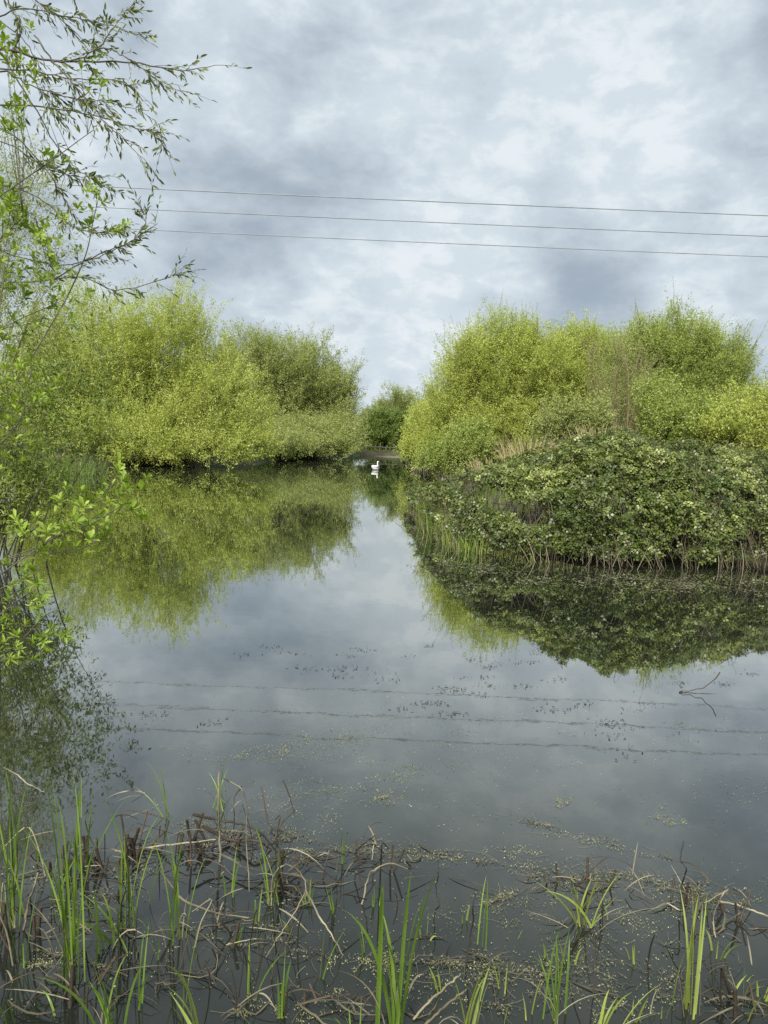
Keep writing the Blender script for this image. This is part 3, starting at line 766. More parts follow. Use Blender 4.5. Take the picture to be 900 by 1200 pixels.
nw = thing('willow_tree', 'near willow whose thin twigs with narrow leaves reach across the upper left sky', 'tree', (-4.3, 4.4, 0.3), 'willows round the pond')
NW = MB(); NL = MB()
trunk = smooth([(-4.3, 4.4, 0.1), (-4.2, 4.45, 1.2), (-4.0, 4.5, 2.4), (-3.9, 4.45, 3.6), (-3.8, 4.3, 5.2)], 16)
tubes(NW, trunk, np.linspace(0.13, 0.05, 16), 9)
BR = [  # photo pixel paths, metres ahead at the start and the end, start radius
    ([(-90, 70), (0, 58), (62, 72), (149, 73), (212, 82), (262, 75)], 4.2, 4.6, 0.010),
    ([(62, 72), (87, 70), (115, 56), (134, 31), (152, 9), (172, -15)], 4.3, 4.5, 0.006),
    ([(115, 56), (134, 59), (159, 75), (180, 90), (218, 112)], 4.35, 4.3, 0.005),
    ([(-80, 88), (0, 81), (47, 84), (84, 93), (134, 93), (160, 104)], 4.5, 4.7, 0.007),
    ([(-60, 70), (0, 82), (37, 100), (84, 115), (124, 120), (175, 131)], 4.0, 4.2, 0.006),
    ([(-60, 120), (31, 124), (78, 129), (118, 138), (156, 149), (187, 156), (191, 172)], 4.4, 4.5, 0.006),
    ([(40, 40), (62, 72), (93, 106), (118, 137), (143, 162), (168, 187)], 4.3, 4.1, 0.006),
    ([(0, 60), (44, 132), (68, 174), (93, 199), (131, 224)], 4.6, 4.5, 0.006),
    ([(-50, 150), (9, 168), (47, 193), (80, 205), (124, 208)], 4.5, 4.4, 0.005),
    ([(-40, 130), (16, 159), (47, 190), (75, 230), (85, 255)], 4.2, 4.2, 0.006),
    ([(-80, 10), (-10, 20), (30, 10), (90, 22), (130, 30), (170, 44)], 4.5, 4.8, 0.006),
    ([(-80, -40), (0, -20), (50, 5), (90, 40), (110, 55)], 4.7, 4.9, 0.006),
    ([(-60, 200), (0, 215), (50, 235), (95, 270), (140, 268)], 4.8, 5.0, 0.006),
    ([(-60, 330), (20, 332), (95, 325), (135, 340), (195, 326), (213, 318)], 4.6, 4.8, 0.006),
    ([(60, 330), (110, 300), (150, 285), (170, 262), (165, 240)], 4.4, 4.6, 0.005),
    ([(-50, 270), (20, 300), (80, 310), (140, 290), (185, 262)], 4.9, 5.0, 0.006),
    ([(20, -60), (10, 0), (25, 30), (18, 62), (35, 90)], 4.4, 4.3, 0.006),
    ([(-50, -10), (20, 40), (45, 75), (60, 110), (64, 140)], 4.9, 5.0, 0.005),
]
for pts, d0, d1, r in BR:
    dd = np.linspace(d0, d1, len(pts))
    path = smooth([at(a, b, d) for (a, b), d in zip(pts, dd)], 26)
    path += rng.normal(0, 0.003, path.shape)
    tubes(NW, path, np.linspace(r * 0.8, 0.0013, 26), 6)
    if pts[0][0] < -30:                     # a limb from the trunk to where this branch starts
        k = int(np.clip(np.interp(path[0][2] - 0.6, trunk[:, 2], np.arange(16)), 0, 15))
        mid = (trunk[k] + path[0]) / 2 + np.array([0, 0, -0.08])
        tubes(NW, smooth([trunk[k], mid, path[0], path[1]], 12), np.linspace(0.024, r, 12), 6)
    # twigs with leaves along the outer part
    nt = int(8 + len(pts) * 2.4)
    u = rng.uniform(0.22, 1.0, nt) ** 0.8 * 25
    i = np.minimum(u.astype(int), 24)
    p0 = path[i] + (path[i + 1] - path[i]) * (u - i)[:, None]
    tn_ = unit(path[i + 1] - path[i])
    dr = unit(tn_ * 0.9 + rnd(nt) * 0.65 + np.array([0, 0, -0.05]))
    ln = rng.uniform(0.03, 0.20, nt)
    q = np.linspace(0, 1, 5)
    T = p0[:, None] + dr[:, None] * (q[None, :, None] * ln[:, None, None]) + np.array([0, 0, -0.12]) * (q ** 2)[None, :, None] * ln[:, None, None]
    tubes(NW, T, 0.0013 * (1 - 0.5 * q)[None] * np.ones((nt, 1)), 4)
    nl = 8
    wi = np.repeat(np.arange(nt), nl)
    s = np.tile(np.linspace(0.12, 1.0, nl), nt) * 4
    i0 = np.minimum(s.astype(int), 3); f = (s - i0)[:, None]
    P = T[wi, i0] + (T[wi, i0 + 1] - T[wi, i0]) * f
    tw = unit(T[wi, i0 + 1] - T[wi, i0])
    D = unit(tw * 0.8 + rnd(len(P)) * 0.6 + np.array([0, 0, -0.1]))
    N = unit(rnd(len(P)) + np.array([0, 0, 0.6]))
    ok = rng.random(len(P)) < 0.75
    L = rng.uniform(0.026, 0.048, len(P))
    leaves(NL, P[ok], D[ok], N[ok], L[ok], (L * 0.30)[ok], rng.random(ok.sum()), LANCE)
# the rest of its crown, above and left of the view
k = 520
P0 = np.array([at(a, b, d) for a, b, d in zip(rng.uniform(-420, 70, k), rng.uniform(-520, -25, k), rng.uniform(3.9, 6.8, k))])
dr = unit(rnd(k) * 0.8 + np.array([0.5, 0, -0.1])); ln = rng.uniform(0.2, 0.6, k); q = np.linspace(0, 1, 5)
T = P0[:, None] + dr[:, None] * (q[None, :, None] * ln[:, None, None]) + np.array([0, 0, -0.25]) * (q ** 2)[None, :, None] * ln[:, None, None]
tubes(NW, T, 0.003 * (1 - 0.6 * q)[None] * np.ones((k, 1)), 4)
wi = np.repeat(np.arange(k), 16); s_ = rng.uniform(0, 3.99, len(wi)); i0 = s_.astype(int); f = (s_ - i0)[:, None]
P = T[wi, i0] + (T[wi, i0 + 1] - T[wi, i0]) * f
L = rng.uniform(0.035, 0.06, len(P))
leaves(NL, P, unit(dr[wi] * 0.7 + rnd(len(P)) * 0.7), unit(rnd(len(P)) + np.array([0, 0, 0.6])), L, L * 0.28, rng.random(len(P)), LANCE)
for j in range(9):
    e = P0[j * 50]; k_ = 7 + j
    tubes(NW, smooth([trunk[k_], (trunk[k_] + e) / 2 + np.array([0, 0, 0.25]), e], 12), np.linspace(0.03, 0.006, 12), 6)
NW.build('trunk', MAT['near_bark'], nw, smooth=True)
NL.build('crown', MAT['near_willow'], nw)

def rosette(mbl, p, axis, n_, L, ratio, tpl=OBOVATE, spread=0.9):
    a = rng.uniform(0, 6.28) + np.arange(n_) * 2.4
    ax = unit(np.asarray(axis, float)[None])[0]
    e1 = unit(np.cross(ax, [0.3, 0.2, 1.0])[None])[0]; e2 = np.cross(ax, e1)
    k = np.linspace(0.35, 1.0, n_)[:, None]
    rad = np.cos(a)[:, None] * e1 + np.sin(a)[:, None] * e2
    D = unit(rad * spread * k + ax[None] * (1.15 - 0.7 * k) + rng.normal(0, 0.15, (n_, 3)))
    P = np.asarray(p)[None] - ax * (k * 0.022) 
    N = unit(ax[None] + rng.normal(0, 0.25, (n_, 3)) + np.array([0, 0, 0.4]))
    Ls = L * rng.uniform(0.6, 1.15, n_)
    leaves(mbl, P, D, N, Ls, Ls * ratio * rng.uniform(0.75, 1.15, n_), np.clip(rng.random(n_) * 0.5 + 0.6 * rng.random() - 0.05, 0, 1), tpl)

def leafy_plant(name, label, cat, root, stems, leafL, ratio, n_leaf, mat, wood, tpl=OBOVATE, group=None, r=0.0028, more=0):
    """stems: (pixel path, depth start, depth end, [rosette pixels])"""
    t_ = thing(name, label, cat, root, group)
    sm, lm = MB(), MB()
    for pts, d0, d1, ros in stems:
        dd = np.linspace(d0, d1, len(pts))
        path = smooth([at(a, b, d) for (a, b), d in zip(pts, dd)], 24)
        mid = (np.asarray(root) + path[0]) / 2 + np.array([0.1, 0, 0.15])
        whole = np.vstack([smooth([root, mid, path[0], path[2]], 12)[:8], path])
        tubes(sm, whole, np.linspace(r * 1.6, 0.0016, len(whole)), 6)
        for px, py in ros:
            d = np.interp(px, [pts[0][0], pts[-1][0]], [d0, d1]) if pts[0][0] != pts[-1][0] else d0
            p = at(px, py, d + rng.uniform(-0.18, 0.18))
            dist = np.linalg.norm(path - p, axis=1); j = max(0, int(np.argmin(dist)) - 3)
            tw = smooth([path[j], (path[j] * 0.45 + p * 0.55) + np.array([0, 0, -0.012]), p], 7)
            tubes(sm, tw, np.linspace(0.0016, 0.0010, 7), 5)
            ax = unit((tw[-1] - tw[-3] + np.array([0, 0, 0.012]))[None])[0]
            rosette(lm, p, ax, n_leaf, leafL * rng.uniform(0.8, 1.15), ratio, tpl, 1.25)
            if more:
                for _ in range(more):
                    rosette(lm, p + rng.normal(0, 0.05, 3), ax, n_leaf - 2, leafL * rng.uniform(0.6, 1.0), ratio, tpl, 1.25)
            for q_ in (3, 5):
                if rng.random() < 0.8:
                    rosette(lm, tw[q_], ax, 2, leafL * 0.8, ratio, tpl, 1.1)
    sm.build('stem', wood, t_, smooth=True)
    lm.build('foliage', mat, t_)
    return t_

leafy_plant('sallow_shrub', 'sallow shoot with fresh round-tipped leaves hanging over the water at the left', 'shrub', (-2.75, 3.3, 0.3),
    [([(-40, 668), (20, 650), (60, 632), (100, 600), (143, 556)], 3.6, 3.8,
      [(24, 612), (42, 604), (65, 600), (77, 617), (95, 574), (108, 586), (122, 580), (128, 588), (139, 549), (146, 561), (117, 602), (137, 600), (98, 592), (86, 604), (104, 612), (55, 622), (70, 585), (150, 572)]),
     ([(-40, 672), (10, 655), (50, 648), (90, 645), (118, 630)], 3.5, 3.7, [(90, 640), (99, 650), (118, 627), (47, 645), (34, 664), (106, 630), (8, 660), (70, 640), (128, 622)]),
     ([(60, 632), (110, 612), (150, 590), (172, 600)], 3.7, 3.9, [(166, 572), (169, 603), (155, 596)])],
    0.055, 0.40, 9, MAT['sallow'], MAT['near_bark'], more=1)
leafy_plant('sallow_shrub', 'lower sallow shoot of upright narrow leaves at the left edge above the dark reflections', 'shrub', (-2.6, 3.1, 0.3),
    [([(-40, 800), (0, 775), (30, 745), (55, 720), (80, 712)], 3.4, 3.5,
      [(12, 770), (25, 760), (38, 752), (50, 745), (60, 742), (76, 745), (30, 730), (48, 722), (62, 735), (5, 752), (18, 742), (40, 772), (55, 762)]),
     ([(-40, 740), (0, 720), (25, 700), (45, 690)], 3.3, 3.5, [(10, 700), (25, 690), (40, 700), (5, 722), (20, 715), (45, 712), (52, 700)]),
     ([(-40, 700), (0, 690), (20, 680), (40, 676)], 3.5, 3.6, [(12, 690), (30, 676), (44, 682)])],
    0.048, 0.27, 10, MAT['sallow'], MAT['near_bark'], LANCE, more=1)
leafy_plant('sallow_shrub', 'taller sallow with bright round leaf clusters along the left edge below the willow twigs', 'shrub', (-2.9, 3.7, 0.3),
    [([(-60, 560), (0, 520), (24, 490), (32, 455), (40, 425)], 3.9, 4.0,
      [(36, 420), (25, 430), (45, 440), (30, 450), (15, 445), (40, 470), (50, 462), (22, 480), (5, 470), (10, 490), (30, 495), (5, 510), (18, 515), (38, 520), (8, 535), (28, 540), (5, 430), (12, 410)]),
     ([(-70, 470), (-20, 430), (0, 388), (60, 358), (78, 350)], 4.1, 4.3, [(30, 345), (62, 350), (75, 345), (50, 372), (15, 372), (5, 395), (30, 390), (85, 372), (88, 382)]),
     ([(78, 350), (100, 300), (110, 255), (118, 222)], 4.3, 4.3, [(117, 215), (113, 226), (122, 235), (108, 245), (104, 262), (140, 270), (146, 262), (90, 290)]),
     ([(-50, 300), (-10, 240), (22, 215), (62, 187), (96, 162), (110, 152)], 4.2, 4.2, [(62, 184), (20, 130), (10, 125), (25, 140), (12, 150), (95, 78), (105, 95), (120, 98), (35, 75), (42, 85), (8, 72), (5, 142), (18, 118), (55, 178)]),
     ([(-60, 330), (-20, 300), (10, 270), (35, 250), (45, 262)], 4.1, 4.2, [(3, 250), (12, 245), (8, 240), (18, 252), (5, 232), (22, 243), (12, 232), (2, 215), (15, 222), (30, 262), (8, 275), (18, 290), (40, 300), (55, 285), (30, 335), (60, 322), (12, 340), (8, 60), (14, 50), (5, 45), (28, 60), (38, 268), (45, 272), (20, 262), (60, 300), (75, 255), (25, 305), (8, 318), (45, 320), (70, 335)])],
    0.046, 0.46, 8, MAT['sallow'], MAT['near_bark'], more=2)
# ------------------------------------------------------------------ overhead line
for d, lb, yl, yr in ((30.1, 'uppermost of the three overhead power lines crossing the cloudy sky', 0, 0),
                      (32.0, 'middle one of the three overhead power lines crossing the cloudy sky', 0, 0),
                      (34.2, 'lowest of the three overhead power lines crossing the cloudy sky', 0, 0)):
    t = np.linspace(-1, 1, 81)
    P = np.stack([t * 70 + 5, np.full(81, d), 2 + (8.58 if d < 31 else 8.32 if d < 33 else 8.04) + 0.6 * (t - 0.05) ** 2], -1)
    m_ = MB(); tubes(m_, P, np.full(81, 0.018), 6)
    o = m_.build('power_line', MAT['wire'], smooth=True)
    tag(o, lb, 'power line', 'overhead power lines')

# ------------------------------------------------------------------ far end: fence and mud
fx0 = at(424, 530, 57.2)
fn = thing('post_fence', 'low weathered post and rail fence at the far end of the pond', 'fence', (fx0[0], 57.2, 0.3))
for k in range(4):
    m_ = MB(); x = fx0[0] + 0.35 + k * 1.0
    tubes(m_, np.array([(x, 57.2, 0.1), (x, 57.2, 0.9 + 0.05 * (k % 2))]), np.array([0.04, 0.035]), 8, cap=True)
    m_.build('post', MAT['wood'], fn)
for zz in (0.62,):
    m_ = MB()
    x0, x1 = fx0[0], fx0[0] + 3.9
    v = np.array([(x, 57.13 + y, zz + z) for x in (x0, x1) for y in (-0.02, 0.02) for z in (-0.025, 0.025)])
    m_.add(v, [(0, 1, 3, 2), (4, 6, 7, 5), (0, 4, 5, 1), (2, 3, 7, 6), (0, 2, 6, 4), (1, 5, 7, 3)])
    m_.build('rail', MAT['wood'], fn)
c = at(459, 535.5, 55.3)
m_ = MB()
a = np.linspace(0, 2 * np.pi, 40, endpoint=False)
V = [(c[0], 55.0, 0.07)]
for rr, z in ((0.6, 0.06), (0.9, 0.03), (1.0, -0.05)):
    V += [(c[0] + 1.3 * rr * math.cos(q) * (1 + 0.1 * math.sin(3 * q)), 55.0 + 0.8 * rr * math.sin(q), z) for q in a]
F3 = [(0, 1 + i, 1 + (i + 1) % 40) for i in range(40)]
F4 = [(1 + r_ * 40 + i, 41 + r_ * 40 + i, 41 + r_ * 40 + (i + 1) % 40, 1 + r_ * 40 + (i + 1) % 40) for r_ in range(2) for i in range(40)]
m_.add(np.array(V), F3); m_.k -= len(V); m_.v.pop(); m_.add(np.array(V), F4)
tag(m_.build('mud_bank', MAT['mud'], smooth=True), kind='structure')

# ------------------------------------------------------------------ swan
sw0 = ground(440, 550.5)
swan = thing('swan', 'white mute swan swimming far off near the middle of the pond', 'swan', (sw0[0], sw0[1], 0.0))
def rings(path, ry, rz, sides=16):
    path = np.asarray(path, float); T = unit(np.gradient(path, axis=0))
    S = np.tile(np.array([0, 1.0, 0]), (len(path), 1)); U = np.cross(T, S) * -1
    an = np.arange(sides) * 2 * np.pi / sides
    V = path[:, None] + S[:, None] * (np.cos(an)[None, :, None] * np.asarray(ry)[:, None, None]) + U[:, None] * (np.sin(an)[None, :, None] * np.asarray(rz)[:, None, None])
    return V
def ring_mesh(mb_, V):
    p_, s_ = V.shape[:2]
    idx = np.arange(p_ * s_).reshape(p_, s_); nx = np.roll(idx, -1, 1)
    k0 = mb_.k
    mb_.add(V.reshape(-1, 3), np.stack([idx[:-1], nx[:-1], nx[1:], idx[1:]], -1).reshape(-1, 4))
    for row in (idx[0], idx[-1]):
        mb_.loops.append(row + k0); mb_.tot.append(np.array([s_])); mb_.tint.append(np.array([0.5]))
rot = R(60)
def place_swan(v):
    v = np.asarray(v) * 0.63
    c_, s_ = math.cos(rot), math.sin(rot)
    return np.stack([v[..., 0] * c_ - v[..., 1] * s_, v[..., 0] * s_ + v[..., 1] * c_, v[..., 2]], -1)
sp = smooth([(-0.50, 0, 0.20), (-0.40, 0, 0.16), (-0.22, 0, 0.12), (0.0, 0, 0.10), (0.18, 0, 0.11), (0.29, 0, 0.17), (0.33, 0, 0.28), (0.30, 0, 0.40), (0.27, 0, 0.50), (0.29, 0, 0.585), (0.345, 0, 0.615), (0.41, 0, 0.60)], 45)
tt = np.linspace(0, 1, 45)
ry = np.interp(tt, [0, .09, .18, .27, .36, .45, .54, .63, .73, .82, .91, 1], [.02, .09, .17, .205, .17, .085, .05, .042, .04, .042, .048, .026])
rz = np.interp(tt, [0, .09, .18, .27, .36, .45, .54, .63, .73, .82, .91, 1], [.015, .06, .13, .155, .14, .085, .052, .043, .04, .044, .046, .024])
m_ = MB(); ring_mesh(m_, place_swan(rings(sp, ry, rz)))
m_.build('body', MAT['white'], swan, smooth=True, origin=(0, 0, 0))
for sgn in (-1, 1):
    wp = smooth([(0.16, sgn * 0.15, 0.20), (0.0, sgn * 0.17, 0.25), (-0.2, sgn * 0.14, 0.27), (-0.42, sgn * 0.06, 0.27), (-0.52, sgn * 0.02, 0.25)], 15)
    m_ = MB(); ring_mesh(m_, place_swan(rings(wp, np.interp(np.linspace(0, 1, 15), [0, .3, .7, 1], [.02, .06, .06, .01]), np.interp(np.linspace(0, 1, 15), [0, .3, .7, 1], [.03, .11, .08, .01]), 12)))
    m_.build('wing', MAT['white'], swan, smooth=True, origin=(0, 0, 0))
bk = smooth([(0.40, 0, 0.602), (0.45, 0, 0.588), (0.505, 0, 0.572)], 6)
m_ = MB(); ring_mesh(m_, place_swan(rings(bk, np.linspace(.022, .012, 6), np.linspace(.02, .006, 6), 10)))
m_.build('beak', MAT['beak'], swan, smooth=True, origin=(0, 0, 0))
kb = smooth([(0.385, 0, 0.630), (0.405, 0, 0.632), (0.425, 0, 0.615)], 5)
m_ = MB(); ring_mesh(m_, place_swan(rings(kb, [.01, .018, .02, .016, .006], [.006, .014, .015, .012, .006], 10)))
m_.build('beak_knob', MAT['black'], swan, smooth=True, origin=(0, 0, 0))

# ------------------------------------------------------------------ the margin in front of the camera
def dist_at(px, py):
    return ground(px, py)[1]

# big and middling tufts: (base px, tip px, blades, half width, blade material, label, spread of the tips in px)
TUFTS = [
    ((82, 1150), (58, 890), 15, 0.0065, 'sedge', 'tallest bright green sedge tuft, standing in the water near the left edge', 55, 4),
    ((16, 1085), (8, 885), 14, 0.0055, 'sedge', 'dull green sedge tuft cut by the left edge beside the tallest one', 45, 6),
    ((150, 1090), (140, 930), 10, 0.005, 'sedge', 'thin sedge tuft beside the pale dry sheath, right of the tallest tuft', 50, 4),
    ((135, 1110), (118, 1040), 8, 0.007, 'sedge', 'short broad-leaved sedge tuft low between the tallest tuft and the thin one', 60, 3),
    ((206, 1100), (206, 965), 8, 0.005, 'sedge', 'slim upright sedge tuft left of the tangle of dark stems', 40, 2),
    ((258, 950), (258, 882), 8, 0.004, 'sedge', 'small green tuft crowning a brown rotten stalk, farthest out of the sedges', 22, 3),
    ((197, 960), (176, 890), 4, 0.004, 'sedge', 'three-bladed sedge shoot on a dark stem leaning left over the reflections', 22, 0),
    ((126, 1215), (118, 1110), 10, 0.006, 'sedge', 'sedge tuft at the bottom edge below the tallest one', 60, 2),
    ((236, 1230), (200, 1130), 5, 0.0075, 'sedge_yellow', 'yellow-green arching blade at the bottom edge right of the lowest left tuft', 40, 0),
    ((462, 1205), (460, 1015), 9, 0.008, 'sedge', 'broad bright green sedge tuft in the middle of the bottom edge', 60, 2),
    ((552, 1215), (538, 1125), 8, 0.0065, 'sedge_yellow', 'yellow-green tuft at the bottom edge with one rusty blade beside it', 50, 3),
    ((685, 1085), (682, 1020), 14, 0.0055, 'sedge_yellow', 'sprawling light green tuft on a floating mat right of the middle', 75, 8),
    ((650, 1195), (652, 1085), 9, 0.005, 'sedge', 'slender sedge tuft at the bottom edge below the sprawling light green one', 50, 2),
    ((705, 1215), (728, 1150), 8, 0.006, 'sedge_yellow', 'short splayed light green tuft at the bottom edge, second from the thick upright stem', 70, 2),
    ((803, 1185), (816, 1035), 7, 0.006, 'sedge_yellow', 'thick upright yellow-green stem with a rotten brown foot near the right edge', 22, 3),
    ((862, 1160), (880, 1142), 4, 0.007, 'sedge_yellow', 'small bent green leaf over dark stems close to the right edge', 40, 2),
    ((566, 1110), (577, 1020), 4, 0.004, 'sedge', 'two thin blades on a blackened stem between the broad tuft and the light green mat', 26, 0),
    ((412, 1225), (405, 1165), 5, 0.005, 'sedge', 'short green shoot at the bottom edge left of the broad bright tuft', 34, 0),
    ((320, 1060), (322, 955), 6, 0.0045, 'sedge', 'slim dark green shoot rising through the arching dead stems', 34, 2),
    ((18, 1215), (10, 1150), 6, 0.006, 'sedge', 'short sedge shoot in the bottom left corner', 40, 0),
]
for (bx, by), (tx, ty), n_, hw, mt, lb, spr, dead in TUFTS:
    b_ = ground(bx, by); b_[2] = -0.06
    d = b_[1]
    t_ = thing('sedge_tuft', lb, 'sedge', (b_[0], b_[1], 0.0), 'sedges in the shallow margin')
    def fan(k, top_y, spread, wdt, droop, mat, nm, wk=1.0):
        wdt *= wk
        tips = []
        for j in range(k):
            f = 1.0 if j == 0 else rng.uniform(0.5, 1.05)
            p = at(tx + rng.normal(0, 0.5) * spread, by + (top_y - by) * f, d + rng.normal(0, 0.10))
            tips.append(p)
        tips = np.array(tips)
        bb = b_[None] + rng.normal(0, 0.022, (k, 3)) * np.array([1, 1, 0])
        t = np.linspace(0, 1, 10)
        up_ = (tips - bb) * np.array([0.25, 0.25, 0.75])
        dr = droop * rng.uniform(0, 1, k) ** 2
        P = bez(bb[:, None], (bb + up_)[:, None], tips[:, None], np.broadcast_to(t, (k, 10)))
        P[..., 2] -= (dr[:, None] * (tips[:, 2:3] - bb[:, 2:3])) * t[None] ** 4
        P[..., 2] = np.maximum(P[..., 2], -0.06 + 0.07 * t[None])
        wv = 0.8 * wdt * rng.uniform(0.6, 1.15, k)[:, None] * np.interp(t, [0, 0.2, 0.65, 1], [0.7, 1, 0.8, 0.03])[None]
        m_ = MB(); ribbons(m_, P, wv, rng.random(k)); m_.build(nm, MAT[mat], t_, smooth=True, origin=(b_[0], b_[1], 0.0))
    fan(n_, ty, spr, hw, 0.08, mt, 'foliage')
    if dead:
        fan(dead + 3, by + (ty - by) * 0.45, spr * 1.6, hw * 0.9, 0.9, 'straw', 'dead_foliage', 0.6)

# thin single shoots that look alike
def shoots(spots, label, group, mat, h0, h1, name='sedge_shoot'):
    for i, (px, py) in enumerate(spots):
        b_ = ground(px, py); k = rng.integers(2, 5)
        m_ = MB(); P, ww = blade_set((b_[0], b_[1], 0.0), k, rng.uniform(h0, h1), lean=0.35, droop=0.3, w=0.0042, rad=0.02, pts=8)
        ribbons(m_, P, ww, rng.random(k))
        tag(m_.build(name, MAT[mat], origin=(b_[0], b_[1], 0.0)), label, 'sedge', group)
shoots([(40, 1010), (60, 1060), (100, 1020), (110, 1130), (28, 1130), (170, 1060), (185, 1120), (160, 1180), (70, 1195), (215, 1180), (232, 1120), (95, 960)],
       'thin green sedge shoot among the rotten stems at the lower left', 'thin shoots at the lower left', 'sedge', 0.15, 0.36)
shoots([(275, 1110), (300, 1085), (345, 1100), (290, 1170), (330, 1190), (370, 1150), (395, 1070), (402, 1010), (440, 1060), (430, 1120), (270, 1050), (360, 1060)],
       'thin green sedge shoot in the dark water left of the broad bright tuft', 'thin shoots in the lower middle', 'sedge', 0.10, 0.30)
shoots([(500, 1100), (520, 1160), (590, 1160), (600, 1100), (620, 1190), (545, 1080), (640, 1120), (670, 1130), (720, 1080), (745, 1130), (775, 1190), (830, 1070), (870, 1190), (840, 1120), (890, 1170), (585, 1200), (740, 1195)],
       'thin light green shoot in the weedy water at the lower right', 'thin shoots at the lower right', 'sedge_yellow', 0.07, 0.22)

# thin black upright stalks
spots = [(rng.normal(150, 110), rng.uniform(990, 1195)) for _ in range(22)] + [(rng.uniform(280, 480), rng.uniform(1010, 1195)) for _ in range(10)] + [(rng.uniform(480, 890), rng.uniform(1050, 1195)) for _ in range(7)]
for i, (px, py) in enumerate(spots):
    if px < 5: continue
    b_ = ground(px, py); h_ = rng.uniform(0.06, 0.26)
    lx, ly = rng.normal(0, 0.22, 2) * h_
    kx, ky = rng.normal(0, 0.5, 2) * h_
    P = smooth([(b_[0], b_[1], -0.05), (b_[0] + lx * 0.4, b_[1] + ly * 0.4, h_ * 0.5), (b_[0] + lx, b_[1] + ly, h_)] + ([(b_[0] + lx + kx, b_[1] + ly + ky, h_ * rng.uniform(0.3, 0.9))] if rng.random() < 0.5 else []), 12)
    m_ = MB(); tubes(m_, P, np.linspace(0.0038, 0.002, 12) * rng.uniform(0.6, 1.2), 5, rng.random() ** 2, cap=True)
    tag(m_.build('dead_reed', MAT['rot' if rng.random() < 0.8 else 'straw'], smooth=True, origin=(b_[0], b_[1], 0)), 'thin dead sedge stalk standing in the dark shallow water', 'dead stem', 'thin dead stalks in the shallows')

